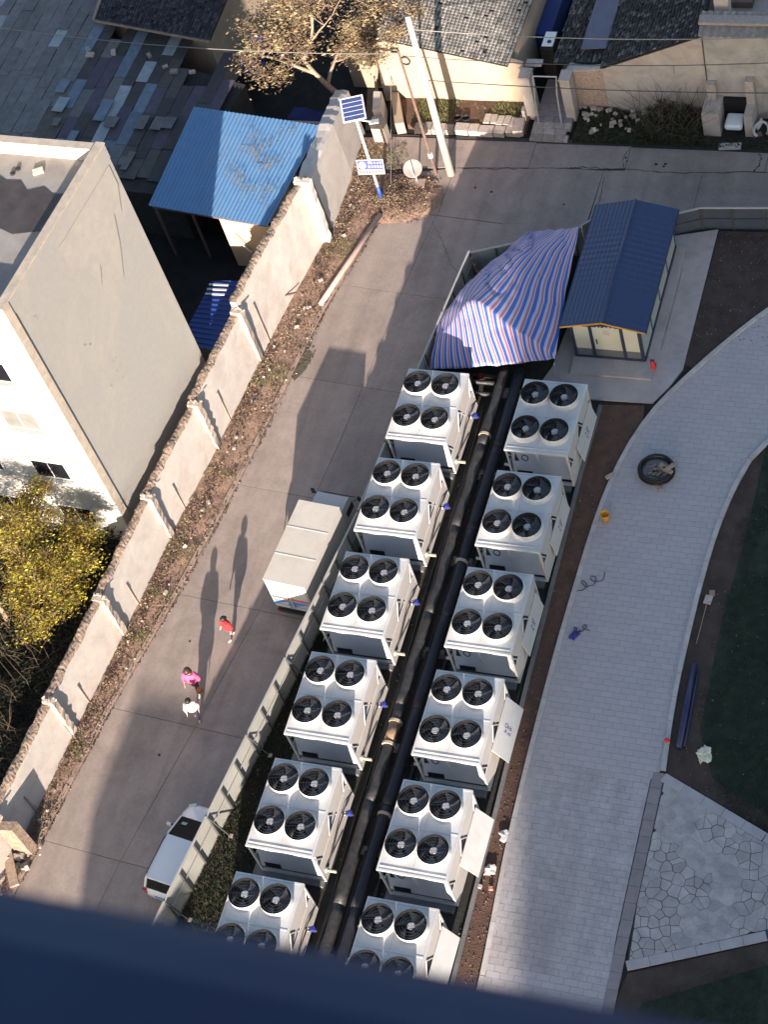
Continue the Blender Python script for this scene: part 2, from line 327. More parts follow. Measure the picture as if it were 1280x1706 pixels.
        for i in range(nv - 2):
            for k in range(nu):
                a = b + 1 + i * nu + k; d = b + 1 + i * nu + (k + 1) % nu
                s.f.append((a, d, d + nu, a + nu))
        t = b + 1 + (nv - 2) * nu
        for k in range(nu): s.f.append((t + k, t + (k + 1) % nu, b + 1 + (nv - 1) * nu))
        return s
    def build(s, name, m, parent=None, smooth=False, loc=None):
        me = bpy.data.meshes.new(name)
        o = bpy.data.objects.new(name, me)
        if parent is not None:
            W = wmat(parent); inv = W.inverted(); vs = [inv @ v for v in s.v]; o.parent = parent
        elif loc is not None:
            L = Vector(loc); vs = [v - L for v in s.v]; o.location = L
        else: vs = s.v
        me.from_pydata([tuple(v) for v in vs], [], s.f); me.materials.append(m); me.update()
        if smooth:
            me.polygons.foreach_set('use_smooth', [True] * len(me.polygons))
        col.objects.link(o)
        return o
def wmat(o):
    m = Matrix.LocRotScale(o.location, o.rotation_euler, o.scale)
    return wmat(o.parent) @ m if o.parent else m
def auto_smooth(o, ang=35):
    me = o.data; bm = bmesh.new(); bm.from_mesh(me)
    for f in bm.faces: f.smooth = True
    for e in bm.edges:
        if len(e.link_faces) == 2 and e.calc_face_angle(0) > rad(ang): e.smooth = False
    bm.to_mesh(me); bm.free()
def bevel(o, w=0.02, seg=2):
    bm = bmesh.new(); bm.from_mesh(o.data)
    bmesh.ops.bevel(bm, geom=[e for e in bm.edges], offset=w, segments=seg, affect='EDGES', profile=0.5, clamp_overlap=True)
    bm.to_mesh(o.data); bm.free()
def tag(o, label=None, cat=None, group=None, kind=None):
    if label: o['label'] = label
    if cat: o['category'] = cat
    if group: o['group'] = group
    if kind: o['kind'] = kind
    return o
def empty(name, loc, rz=0.0, **k):
    o = bpy.data.objects.new(name, None); o.location = loc; o.rotation_euler = (0, 0, rz); o.empty_display_size = 0.3
    col.objects.link(o); return tag(o, **k)
def dup(root, loc, rz=None, **k):
    def cp(o, par):
        c = o.copy(); col.objects.link(c); c.parent = par
        if par is not None: c.matrix_parent_inverse = o.matrix_parent_inverse
        for ch in kids.get(o.name, []): cp(ch, c)
        return c
    kids = {}
    for o in bpy.data.objects:
        if o.parent: kids.setdefault(o.parent.name, []).append(o)
    r = cp(root, None); r.location = loc
    if rz is not None: r.rotation_euler = (0, 0, rz)
    return tag(r, **k)
def struct(mb, name, m, **k): return tag(mb.build(name, m), kind='structure')
def interp(pts, y):
    """x at y on polyline sorted by y"""
    for (x0, y0), (x1, y1) in zip(pts, pts[1:]):
        if y0 <= y <= y1: return x0 + (x1 - x0) * (y - y0) / (y1 - y0)
    (x0, y0), (x1, y1) = (pts[0], pts[1]) if y < pts[0][1] else (pts[-2], pts[-1])
    return x0 + (x1 - x0) * (y - y0) / (y1 - y0)
def crom(pts, k=6):
    P = [Vector(p) for p in pts]; P = [2 * P[0] - P[1]] + P + [2 * P[-1] - P[-2]]; out = []
    for i in range(1, len(P) - 2):
        for j in range(k):
            t = j / k; a, b, c, d = P[i - 1:i + 3]
            out.append(0.5 * ((2 * b) + (-a + c) * t + (2 * a - 5 * b + 4 * c - d) * t * t + (-a + 3 * b - 3 * c + d) * t ** 3))
    out.append(P[-2]); return out
def clip_poly(subject, cell):
    """clip polygon (list of 2D) by convex ccw cell"""
    out = list(subject)
    n = len(cell)
    for i in range(n):
        a = cell[i]; b = cell[(i + 1) % n]; inp = out; out = []
        if not inp: return []
        def side(p): return (b[0] - a[0]) * (p[1] - a[1]) - (b[1] - a[1]) * (p[0] - a[0])
        for j in range(len(inp)):
            p = inp[j]; q = inp[(j + 1) % len(inp)]; sp = side(p); sq = side(q)
            if sp >= 0: out.append(p)
            if (sp >= 0) != (sq >= 0):
                t = sp / (sp - sq); out.append((p[0] + (q[0] - p[0]) * t, p[1] + (q[1] - p[1]) * t))
    return out
def parea(p): return abs(sum(p[i][0] * p[(i + 1) % len(p)][1] - p[(i + 1) % len(p)][0] * p[i][1] for i in range(len(p)))) / 2
def inside(p, poly):
    c = False; n = len(poly)
    for i in range(n):
        x0, y0 = poly[i][0], poly[i][1]; x1, y1 = poly[(i + 1) % n][0], poly[(i + 1) % n][1]
        if (y0 > p[1]) != (y1 > p[1]) and p[0] < (x1 - x0) * (p[1] - y0) / (y1 - y0) + x0: c = not c
    return c
def inset(poly, g):
    cx = sum(p[0] for p in poly) / len(poly); cy = sum(p[1] for p in poly) / len(poly); out = []
    for p in poly:
        d = math.hypot(p[0] - cx, p[1] - cy); k = max(0.3, (d - g * 1.3) / d) if d > 1e-6 else 1
        out.append((cx + (p[0] - cx) * k, cy + (p[1] - cy) * k))
    return out

# ================================================================== SETTING
ZR = -1.0      # level of the road and the village; the plant yard and the park stand 1 m higher
CURB = [(-9.9, -24), (-9.26, -18.3), (-8.55, -11.89), (-7.59, -6.17), (-6.87, -0.68), (-6.39, 4.34), (-6.0, 8.48), (-5.05, 13.93), (-4.7, 14.6)]
WALLX = [(-10.2, -24), (-9.8, -17.42), (-9.45, -12.84), (-9.05, -8.35), (-8.72, -3.69), (-8.25, 0.83), (-7.87, 5.48), (-7.6, 8.16), (-7.05, 12.3), (-6.99, 14.69), (-7.2, 19)]
CENT = [(-6.5, -24), (-5.93, -17.69), (-4.88, -11.55), (-4.01, -6.07), (-3.27, 1.27), (-3.05, 5.97), (-2.84, 10.62), (-2.55, 14.4), (-2.45, 17.0)]
FEN = [(-2.95, -24), (-2.52, -20.01), (-0.38, -3.2), (-0.24, 0.0), (0.09, 4.13), (0.55, 10.1)]
FEN2 = [(0.55, 10.1), (4.85, 11.7), (5.3, 12.35), (8.35, 12.95), (9.46, 13.42), (12.2, 13.62), (22, 14.2)]

g = MB().box((-300, -300, -1.4), (300, 400, -1.06)); struct(g, 'ground', M_dark)
# ---- road of cast concrete slabs
road = empty('road', (0, 0, ZR), kind='structure')
rb = MB().prism([(x - 0.3, y) for x, y in CURB] + [(-7.4, 18.9), (60, 20.0), (60, 14.3)] + [(x + 0.25, y) for x, y in FEN2[::-1]][0:0] + [(22, 14.0), (12, 13.4), (5, 11.5), (0.75, 10)] + [(x + 0.3, y) for x, y in FEN[::-1]][1:], ZR - 0.16, ZR - 0.03)
tag(rb.build('road_bed', M_roadgap, road), kind='structure')
def slab(p, zt=0.0):
    q = inset(p, 0.009); dz = random.uniform(-0.003, 0.003)
    o = MB().prism(q, ZR - 0.15, ZR + zt + dz).build('slab', M_road, road); return o
ys = [-24, -17.3, -11.6, -6.3, -0.9, 4.8, 9.9, 14.4]
for i in range(len(ys) - 1):
    a, b = ys[i], ys[i + 1]
    mid = (a + b) / 2
    L0 = [(interp(CURB, y) + 0.0, y) for y in (a, mid, b)]; C0 = [(interp(CENT, y), y - 0.25) for y in (a, mid, b)]
    R0 = [(interp(FEN, min(y, 10.3)) - 0.02, y - 0.5) for y in (a, mid, b)]
    if i == 0: pass
    slab([L0[0], C0[0], C0[2], L0[2]]) if False else slab(L0[::-1] + C0)
    slab(C0[::-1] + R0)
slab([(-4.75, 14.42), (-2.5, 14.17), (-2.45, 17.0), (-5.3, 16.4)])
slab([(-2.5, 14.17), (0.55, 13.92), (2.3, 14.1), (2.0, 17.35), (-2.45, 17.0)])
slab([(0.57, 10.2), (4.2, 11.7), (4.3, 17.28), (2.0, 17.35), (2.3, 14.1), (0.55, 13.92), (0.47, 13.0)])
xs = [4.3, 8.6, 12.9, 17.5, 22, 30, 45]
fl = lambda x: 11.7 if x < 5 else (13.0 if x < 9 else (13.55 + (x - 9.5) * 0.05))
for a, b in zip(xs, xs[1:]): slab([(a, fl(a)), (b, fl(b)), (b, 17.55 + (b - 8) * 0.01), (a, 17.28 + (a - 4) * 0.03)])
xs = [-6.9, -2.9, 0.9, 5.2, 11.2, 17, 23, 34]
for a, b in zip(xs, xs[1:]): slab([(a, 17.0 if a > -4 else 16.6), (b, 17.0 + min(0.5, (b + 3) * 0.07)), (b, 18.78), (a, 18.72)])
def crack(pts, w, seed):
    rr = random.Random(seed); P = crom([(a, b, 0) for a, b in pts], 8); mb = MB(); L_ = []; R_ = []
    for i, p in enumerate(P):
        d = (P[min(i + 1, len(P) - 1)] - P[max(i - 1, 0)]).normalized(); n_ = Vector((-d.y, d.x, 0)); ww = w * rr.uniform(.3, 1.3); jx = rr.uniform(-w, w)
        L_.append(p + n_ * (ww / 2 + jx)); R_.append(p - n_ * (ww / 2 - jx))
    for a in range(len(P)): mb.v += [Vector((L_[a].x, L_[a].y, ZR + .0075)), Vector((R_[a].x, R_[a].y, ZR + .0075))]
    for a in range(len(P) - 1): mb.f.append((2 * a, 2 * a + 1, 2 * a + 3, 2 * a + 2))
    struct(mb, 'road_crack', mat('crack_dirt', (0.04, 0.036, 0.036), .95, .3))
crack([(-2.3, 17.0), (0, 17.12), (2, 17.3), (4.2, 17.3), (5.5, 17.42), (7.5, 17.35), (11, 17.62), (16, 17.7)], .045, 1)
crack([(2.6, 17.3), (3.4, 17.42), (4.3, 17.4), (4.6, 17.28)], .05, 2)
crack([(4.4, 16.9), (4.5, 15.6), (4.35, 14.4), (4.5, 13.0)], .03, 3)
crack([(5.2, 17.35), (5.0, 18.0), (5.15, 18.7)], .03, 4)
crack([(10.8, 17.6), (10.9, 18.2), (10.85, 18.7)], .06, 5)
crack([(-2.62, 13.8), (-1.8, 12.6), (-.9, 11.2), (.2, 10.6)], .018, 6)
rr__ = random.Random(4)
for (x, y, q) in ((5.1, 18.1, .05), (5.2, 17.9, .04), (6.5, 17.8, .06), (6.9, 17.85, .06), (6.85, 17.7, .05), (-1.2, 15.9, .05), (-.4, 15.7, .06), (-5.9, -13.2, .05), (-6.4, -8.3, .04), (3.0, 15.2, .04)):
    struct(MB().prism([(x + q * (1 + .4 * rr__.random()) * math.cos(t * .8), y + q * (1 + .4 * rr__.random()) * math.sin(t * .8)) for t in range(8)], ZR - .01, ZR + .008), 'road_stain', MATS['crack_dirt'])
# dark patch of washed-out silt on the road edge
# ---- verge
vb = MB()
n = 60
for i in range(n + 1):
    y = -24 + 42.5 * i / n
    xa = interp(WALLX, y) - 0.3; xb = interp(CURB, y) if y < 14.6 else (-4.7 if y < 16 else -5.8)
    for k in range(9):
        t = k / 8; x = xa + (xb - xa) * t
        vb.v.append(Vector((x, y, ZR + 0.05 + 0.10 * (1 - t) + 0.07 * mnoise.noise(Vector((x * 1.3, y * 1.3, 0))) * (0.3 if k == 8 else 1))))
for i in range(n):
    for k in range(8):
        a = i * 9 + k; vb.f.append((a, a + 1, a + 10, a + 9))
struct(vb, 'verge_ground', M_verge)
mound = MB()
for i in range(13):
    for j in range(9):
        x = -6.6 + i * 0.34; y = 13.4 + j * 0.38
        e = max(0, 1 - ((x + 4.6) / 2.1) ** 2 - ((y - 15.1) / 1.5) ** 2 + .35 * mnoise.noise(Vector((x * .9, y * .9, 5))))
        mound.v.append(Vector((x, y, ZR - 0.05 + 0.26 * min(1, e) ** 0.5 + 0.05 * mnoise.noise(Vector((x * 2, y * 2, 3))))))
for i in range(12):
    for j in range(8):
        a = i * 9 + j; mound.f.append((a, a + 9, a + 10, a + 1))
struct(mound, 'verge_mound', M_verge)
curb = empty('road_curb', (-7, 0, ZR), kind='structure')
y = -24.0
while y < 13.9:
    y2 = y + 0.98
    a = Vector((interp(CURB, y) - 0.02, y, 0)); b = Vector((interp(CURB, y2) - 0.02, y2, 0)); d = (b - a); nrm = Vector((-d.y, d.x, 0)).normalized() * 0.16
    q = [(a.x, a.y), (b.x - d.x * .015, b.y - d.y * .015), (b.x - d.x * .015 + nrm.x, b.y - d.y * .015 + nrm.y), (a.x + nrm.x, a.y + nrm.y)]
    MB().prism(q, ZR - 0.1, ZR + 0.11 + random.uniform(-0.012, 0.012)).build('curb_stone', M_curb, curb)
    y += 1.0
# ---- raised yard and park ground
pts = [(x + 0.04, y) for x, y in FEN] + [(4.9, 11.62), (5.35, 12.26), (8.35, 12.86), (9.5, 13.3), (12.2, 13.5), (22, 14.08), (60, 14.2), (60, -70), (-2.9, -70)]
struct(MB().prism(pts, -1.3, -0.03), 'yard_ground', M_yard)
# bed west of the path (brown soil strip), and the beds in the park
def sheet(name, poly, z, m, h=0.05): return struct(MB().prism(poly, z - h, z), name, m)
PL = [(8.62, -40), (8.60, -24), (8.53, -19.61), (8.22, -14.6), (8.11, -9.5), (8.14, -4.95), (8.33, -0.36), (8.95, 2.85), (10.12, 5.4), (12.85, 9.39), (16.5, 13.0)]
PR = [(12.99, -11.19), (12.79, -8.03), (12.78, -4.28), (12.94, -1.11), (13.38, 1.4), (14.1, 2.95), (17, 6.6), (20, 9)]
PLs = [(p.x, p.y) for p in crom([(a, b, 0) for a, b in PL], 5)]; PRs = [(p.x, p.y) for p in crom([(a, b, 0) for a, b in PR], 5)]
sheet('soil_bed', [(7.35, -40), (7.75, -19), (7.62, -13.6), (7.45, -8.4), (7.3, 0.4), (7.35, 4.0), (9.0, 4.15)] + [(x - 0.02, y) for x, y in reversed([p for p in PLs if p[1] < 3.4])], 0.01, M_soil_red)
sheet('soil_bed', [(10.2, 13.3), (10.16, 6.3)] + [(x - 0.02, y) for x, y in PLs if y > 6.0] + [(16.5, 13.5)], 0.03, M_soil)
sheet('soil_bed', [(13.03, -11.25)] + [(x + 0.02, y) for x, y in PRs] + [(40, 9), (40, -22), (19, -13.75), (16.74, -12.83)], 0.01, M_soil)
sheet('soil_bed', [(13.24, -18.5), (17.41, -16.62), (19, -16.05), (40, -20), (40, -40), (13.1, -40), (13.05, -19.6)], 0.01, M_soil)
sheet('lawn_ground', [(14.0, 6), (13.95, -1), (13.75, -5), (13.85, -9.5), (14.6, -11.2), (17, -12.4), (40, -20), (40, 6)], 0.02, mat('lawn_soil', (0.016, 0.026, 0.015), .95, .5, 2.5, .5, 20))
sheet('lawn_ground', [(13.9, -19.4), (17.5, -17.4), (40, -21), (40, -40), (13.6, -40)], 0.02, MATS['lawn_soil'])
# ---- paved path
path = empty('path', (10.5, -8, 0), kind='structure')
region = [(x + 0.16, y) for x, y in PLs] + [(20, 12)] + [(x - 0.16, y) for x, y in reversed(PRs)] + [(12.55, -11.6), (12.62, -17.3), (12.72, -19.6), (12.75, -40)]
MB().prism(region, -0.02, 0.035).build('mortar_bed', M_pavejoint, path)['kind'] = 'structure'
cells = []
pw, ph = 0.47, 0.235
r0 = 0
yy = -24.0
while yy < 10.5:
    off = (r0 % 2) * pw / 2
    xx = 8.0 - off
    while xx < 17:
        c = [(xx, yy), (xx + pw, yy), (xx + pw, yy + ph), (xx, yy + ph)]
        g0 = 0.0035
        g1 = 0.006
        cc = [(xx + g1, yy + g0), (xx + pw - g1, yy + g0), (xx + pw - g1, yy + ph - g0), (xx + g1, yy + ph - g0)]
        ins = [inside(p, region) for p in cc]
        if all(ins): cells.append((yy, cc))
        elif any(ins):
            q = clip_poly(region, cc)
            if len(q) > 2 and parea(q) > 0.008: cells.append((yy, q))
        xx += pw
    yy += ph; r0 += 1
cells = [c for c in cells if c[0] > -23]
vis = [c for c in cells if -19.2 < c[0] and 8.4 < c[1][0][0]]
vis.sort(key=lambda c: c[0]); near = vis[:296]; ids = set(id(c) for c in near)
mesh_cache = {}
def rndz(): return 0.05 + random.uniform(-0.004, 0.004)
box_me = None
for c in near:
    q = c[1]
    full = len(q) == 4 and abs(parea(q) - (pw - .012) * (ph - .007)) < 1e-4
    if full:
        if box_me is None:
            box_me = MB().box((-(pw / 2 - .006), -(ph / 2 - .0035), -0.03), (pw / 2 - .006, ph / 2 - .0035, 0.0)).build('paver', M_pave, None); me = box_me.data; bpy.data.objects.remove(box_me); box_me = me
        o = bpy.data.objects.new('paver', box_me); col.objects.link(o); o.parent = path
        o.location = Vector((sum(p[0] for p in q) / 4, sum(p[1] for p in q) / 4, rndz())) - path.location
    else: MB().prism(q, 0.02, rndz()).build('paver', M_pave, path)
rest = MB()
for c in cells:
    if id(c) not in ids: rest.prism(c[1], 0.02, rndz())
M_paver2 = leafmat_sorted('paver_far', [(0.365, 0.34, 0.345), (0.385, 0.36, 0.365), (0.395, 0.365, 0.365), (0.37, 0.345, 0.355), (0.38, 0.35, 0.355)])
tag(rest.build('paver', M_paver2, path), kind='stuff')
# kerb stones along the path
def kerb(name, line, w, zt, label, L=0.95, m=M_kerb, side=1):
    r = empty(name, (line[0][0], line[0][1], 0), kind='structure')
    # resample
    P = [Vector((a, b, 0)) for a, b in line]; acc = [0]
    for a, b in zip(P, P[1:]): acc.append(acc[-1] + (b - a).length)
    def at(s):
        for i in range(len(P) - 1):
            if acc[i] <= s <= acc[i + 1]: return P[i].lerp(P[i + 1], (s - acc[i]) / (acc[i + 1] - acc[i]))
        return P[-1]
    s = 0
    while s < acc[-1] - 0.2:
        a = at(s); b = at(min(acc[-1], s + L - 0.012)); d = (b - a).normalized(); nn = Vector((d.y, -d.x, 0)) * w * side
        MB().prism([(a.x, a.y), (b.x, b.y), (b.x + nn.x, b.y + nn.y), (a.x + nn.x, a.y + nn.y)], -0.1, zt + random.uniform(-.004, .004)).build('kerb_stone', m, r)
        s += L
    return r
kerb('path_kerb', [p for p in PLs if p[1] > -24], 0.16, 0.12, '', m=M_kerb)
kerb('path_kerb', PRs, -0.16, 0.12, '', m=M_kerb)
kerb('bed_edging', [(7.73, -24), (7.60, -18.9), (7.5, -13.6), (7.36, -8.4), (7.22, 0.35), (7.25, 3.9)], 0.13, 0.14, '', m=M_pad)
# granite band between path and the flagstones
band = empty('granite_band', (12.7, -15, 0), kind='structure')
yb = -24.0
while yb < -11.7:
    x0 = 12.64 - (yb + 17) * 0.012
    MB().box((x0 + 0.005, yb + 0.005, -0.02), (x0 + 0.40, yb + 0.60, 0.052)).build('band_stone', M_band, band); yb += 0.605
# flagstones, crazy paving
flag = empty('flagstone_paving', (15, -15, 0), kind='structure')
FR = [(12.99, -11.42), (16.74, -13.0), (19.5, -14.1), (24, -15.3), (24, -16.6), (19.5, -15.6), (17.41, -16.45), (13.15, -18.3), (13.02, -16)]
MB().prism(FR, -0.02, 0.04).build('mortar_bed', M_crazyj, flag)['kind'] = 'structure'
rs = random.Random(5)
seeds = []
sp = 0.34
for i in range(24):
    for j in range(24):
        seeds.append((12.8 + i * sp + rs.uniform(-.17, .17), -18.8 + j * sp + rs.uniform(-.17, .17)))
inner = [(13.03, -11.64), (16.65, -13.22), (18.6, -13.85), (18.6, -15.75), (17.32, -16.22), (13.2, -18.08), (13.05, -16)]
nflag = 0
for s in seeds:
    if not (12.5 < s[0] < 18.5): continue
    cell = [(s[0] - .6, s[1] - .6), (s[0] + .6, s[1] - .6), (s[0] + .6, s[1] + .6), (s[0] - .6, s[1] + .6)]
    for t in seeds:
        if t is s or abs(t[0] - s[0]) > 1.1 or abs(t[1] - s[1]) > 1.1: continue
        mx_, my_ = (s[0] + t[0]) / 2, (s[1] + t[1]) / 2; dx, dy = t[0] - s[0], t[1] - s[1]
        out = []
        for k in range(len(cell)):
            p = cell[k]; q = cell[(k + 1) % len(cell)]
            sp_ = (p[0] - mx_) * dx + (p[1] - my_) * dy; sq_ = (q[0] - mx_) * dx + (q[1] - my_) * dy
            if sp_ <= 0: out.append(p)
            if (sp_ <= 0) != (sq_ <= 0):
                tt = sp_ / (sp_ - sq_); out.append((p[0] + (q[0] - p[0]) * tt, p[1] + (q[1] - p[1]) * tt))
        cell = out
        if not cell: break
    if len(cell) < 3: continue
    cell = clip_poly(inner, cell) if not all(inside(p, inner) for p in cell) else cell
    if len(cell) < 3 or parea(cell) < 0.01: continue
    gap = 0.011 if mnoise.noise(Vector((s[0] * .55, s[1] * .55, 3))) > .02 and rs.random() < .8 else 0.0015
    MB().prism(inset(cell, gap), 0.0, 0.052 + rs.uniform(-.003, .006)).build('flagstone', M_crazy, flag); nflag += 1
# border strips of the flagstone area
M_border = mat('border_slab', (0.35, 0.325, 0.335), .8, .1, 2, hue=.03)
def strip(par, name, a, b, w, z, m, L=0.8):
    a = Vector(a); b = Vector(b); d = b - a; n_ = max(1, round(d.length / L)); dn = d.normalized(); nn = Vector((-dn.y, dn.x)) * w
    for i in range(n_):
        p = a + d * (i / n_) + dn * 0.006; q = a + d * ((i + 1) / n_) - dn * 0.006
        MB().prism([(p.x, p.y), (q.x, q.y), (q.x + nn.x, q.y + nn.y), (p.x + nn.x, p.y + nn.y)], -0.02, z).build(name, m, par)
strip(flag, 'border_stone', (13.02, -11.28), (16.74, -12.88), -0.34, 0.054, M_border)
strip(flag, 'border_stone', (16.74, -12.88), (24, -15.2), -0.34, 0.054, M_border)
strip(flag, 'border_stone', (13.22, -18.42), (17.41, -16.56), 0.32, 0.054, M_border)
strip(flag, 'border_stone', (17.41, -16.56), (24, -16.7), 0.32, 0.054, M_border)
# booth apron
struct(MB().prism([(4.95, 5.62), (4.6, 4.55), (6.84, 4.2), (9.30, 4.28), (9.78, 5.1), (10.14, 6.05), (10.14, 13.35), (8.4, 12.86), (5.4, 12.2)], -0.02, 0.06), 'apron', M_apron)
struct(MB().box((4.7, 12.75 - 0.9, -0.3), (4.75, 11.9, -0.2)), 'apron_edge', M_apron) if False else None

# ================================================================== TOWERS BEHIND THE CAMERA
def tower(x0, x1, y0, y1, h, label, name='apartment_tower', nfl=20, ncol=7, z0=-0.1, extra=None):
    t = empty(name, ((x0 + x1) / 2, y0, z0), label=label, cat='tower block')
    MB().box((x0, y0, z0), (x1, y1, h)).build('wall', M_tower, t)
    fh = h / nfl; cw = (x1 - x0) / ncol
    w0 = None
    for i in range(nfl):
        for k in range(ncol):
            cx = x0 + (k + .5) * cw; zz = i * fh + 0.9
            if extra and abs(cx - CAM.x) < cw * .6 and abs(zz + .7 - CAM.z) < fh: continue
            if w0 is None:
                w0 = MB().box((cx - cw * .3, y1 + 0.001, zz), (cx + cw * .3, y1 + 0.05, zz + fh * .55)).build('window', M_glass, t)
                w0c = (cx, zz)
            else:
                o = w0.copy(); col.objects.link(o); o.parent = t; o.location = Vector((cx - w0c[0], 0, zz - w0c[1])) + w0.location
    return t
tw = tower(19.5, 34, -56, -41.15, 63, 'tall apartment tower from whose navy window ledge the view is taken', nfl=20, ncol=7, extra=True)
led = MB().box((19.8, -41.14, 59.66), (32, -40.273, 59.815)).build('window_ledge', M_ledge, tw)
bevel(led, 0.02, 3)
tower(43.6, 110, -158, -150, 90, 'distant apartment tower whose shadow covers the park and the booth', nfl=24, ncol=14)
tower(4.4, 7.9, -65, -60, 11.95, 'unseen slim block added to cast the shadow on the road by the white car', name='stair_tower', nfl=4, ncol=2)  # unseen block, placed and sized to throw the shadow patch on the road

# ================================================================== CHILLER UNITS
UW, UL, UH = 2.44, 3.333, 2.127
FANS = [(0.60, 2.57), (1.74, 2.57), (0.62, 0.94), (1.76, 0.93)]
def make_unit(kind):
    r = empty('chiller_unit', (0, 0, 0))
    z0 = 0.1
    # base rails and posts
    fr = MB()
    fr.box((0, 0, z0), (UW, 0.10, z0 + 0.12)).box((0, UL - .10, z0), (UW, UL, z0 + 0.12)).box((0, .1, z0), (0.1, UL - .1, z0 + .12)).box((UW - .1, .1, z0), (UW, UL - .1, z0 + .12))
    fr.build('base_frame', M_unit, r)
    for x in (0, UW - .07):
        for y in (0, UL - .07):
            MB().box((x, y, z0 + .12), (x + .07, y + .07, UH - .07)).build('post', M_unit, r)
    if kind == 'R':
        MB().box((UW / 2 - .05, 0.002, 1.2), (UW / 2 + .05, .05, UH - .12)).build('post', M_unit, r)
    # rim beams
    for a, b in (((-.02, -.02, UH - .13), (UW + .02, .05, UH)), ((-.02, UL - .05, UH - .13), (UW + .02, UL + .02, UH)), ((-.02, .05, UH - .13), (.05, UL - .05, UH)), ((UW - .05, .05, UH - .13), (UW + .02, UL - .05, UH))):
        MB().box(a, b).build('rim_beam', M_unit, r)
    # top deck in two sections, with raised folds
    for k in (0, 1):
        ya = .052 + k * (UL / 2 - .05); yb = ya + UL / 2 - .055
        for j in (0, 1):
            xa = .052 + j * (UW / 2 - .05); xb = xa + UW / 2 - .056
            MB().box((xa, ya, UH - .05), (xb, yb, UH - .012)).build('deck_panel', M_unit, r)
    MB().box((.055, UL / 2 - .03, UH - .05), (UW - .055, UL / 2 + .02, UH + .002)).build('deck_seam', M_unit, r)
    MB().box((.06, .14, UH - .02), (UW - .06, .17, UH + .012)).build('deck_seam', M_unit, r)
    # fans
    for i, (fx, fy) in enumerate(FANS):
        c = (fx, fy, UH - .012)
        cw = MB().lathe(c, [(.60, 0.0), (.575, .012), (.558, .04), (.55, .10), (.545, .245), (.537, .252), (.53, .245), (.53, .0)], 28).build('fan_cowl', M_unit, r, smooth=True)
        MB().lathe(c, [(.546, .2535), (.53, .2535), (.526, .24), (.525, .004), (.0, .004)], 24).build('cowl_lining', M_fandark, cw, smooth=False)
        bl = MB(); rot = i * 0.6 + 0.3
        for k in range(5):
            a0 = rot + 2 * math.pi * k / 5; pts_top = []; vs = []
            for s_, rr in enumerate((.12, .28, .42, .515)):
                wd = (0.75, 0.98, 1.05, 0.98)[s_]; sw = s_ * 0.12
                for e in (0, 1):
                    t = a0 + sw + e * wd
                    vs.append((fx + rr * math.cos(t), fy + rr * math.sin(t), UH + .03 + (0.135 if e else 0.0)))
            bl.add(vs, [(0, 1, 3, 2), (2, 3, 5, 4), (4, 5, 7, 6)])
        b = bl.build('fan_blades', M_blade, cw, smooth=True)
        MB().lathe((fx, fy, UH + .03), [(.135, 0), (.135, .10), (.12, .115), (.0, .12)], 14).build('fan_hub', M_hub, cw, smooth=False)
        gd = MB()
        for rr in (.16, .27, .38, .47): gd.tube([(fx + rr * math.cos(t * math.pi / 9), fy + rr * math.sin(t * math.pi / 9), UH + .240) for t in range(18)], .0045, 3, closed=True)
        for k in range(8):
            t = k * math.pi / 4 + .2; gd.bar((fx + .13 * math.cos(t), fy + .13 * math.sin(t), UH + .241), (fx + .52 * math.cos(t), fy + .52 * math.sin(t), UH + .241), .006)
        gd.build('fan_guard', M_guard, cw)
    # V coils seen as dark sloped banks
    zc = 1.12
    for ym in (UL * .25, UL * .75):
        for sgn in ((1,) if ym < 1 else (-1, 1)):
            yt = ym + sgn * .70; yb = ym + sgn * .22
            MB().plate([(.12, yb, zc), (UW - .12, yb, zc), (UW - .12, yt, UH - .16), (.12, yt, UH - .16)], .05 * sgn).build('coil', M_coil, r)
        for xx, nm in ((.0, 'end_plate'), (UW - .0, 'end_plate')):
            s2 = 1 if xx > 0 else -1
            x_ = xx - .012 * s2
            P = [(x_, ym - .30, zc - .0), (x_, ym + .30, zc), (x_, ym + .79, UH - .135), (x_, ym - .79, UH - .135)]
            if s2 < 0: P = P[::-1]
            MB().plate(P, .02).build(nm, M_unitside, r)
    # diagonal braces in the dark triangles
    for xx in (.03, UW - .03):
        for a, b in (((xx, UL * .5 - .42, zc + .02), (xx, UL * .5, UH - .3)), ((xx, UL * .5 + .42, zc + .02), (xx, UL * .5, UH - .3)), ((xx, UL - .4, zc + .02), (xx, UL - .06, UH - .4)), ((xx, .4, zc + .02), (xx, .06, UH - .4))):
            MB().bar(a, b, .05, .04).build('brace', M_unit, r)
    # lower cabinet
    ci = .22
    MB().box((.10, ci, z0 + .12), (UW - .10, UL - .12, zc - .02)).build('cabinet', M_panelgrey, r)
    # shelf in front
    MB().box((.08, .02, zc - .20), (UW - .08, ci + .45, zc - .17)).build('drip_tray', M_panelgrey, r) if False else None
    fp = MB().plate([(.09, .03, .48), (UW - .09, .03, .48), (UW - .09, .34, 1.86), (.09, .34, 1.86)], .02).build('front_panel', M_panelgrey, r)
    MB().plate([(.25, .022, .50), (.85, .022, .50), (.85, .065, .72), (.25, .065, .72)], .006).build('vent_opening', M_fandark, r)
    # side panels below
    ysp = [.09, 1.15, 2.2, UL - .09]
    for a, b in zip(ysp, ysp[1:]):
        MB().box((UW - .03, a + .008, z0 + .13), (UW - .004, b - .008, zc + .0)).build('side_panel', M_unitside, r)
        MB().box((.004, a + .008, z0 + .13), (.03, b - .008, zc)).build('side_panel', M_unitside, r)
    MB().box((UW - .028, .10, zc - .005), (UW + .004, UL - .1, zc + .045)).build('side_rail', M_unit, r)
    # marks on the deck
    MB().lathe((1.22 + .02, 1.62 - .3, UH - .01), [(.05, 0), (.05, .10), (0, .105)], 8).build('drain_cap', M_green, r)
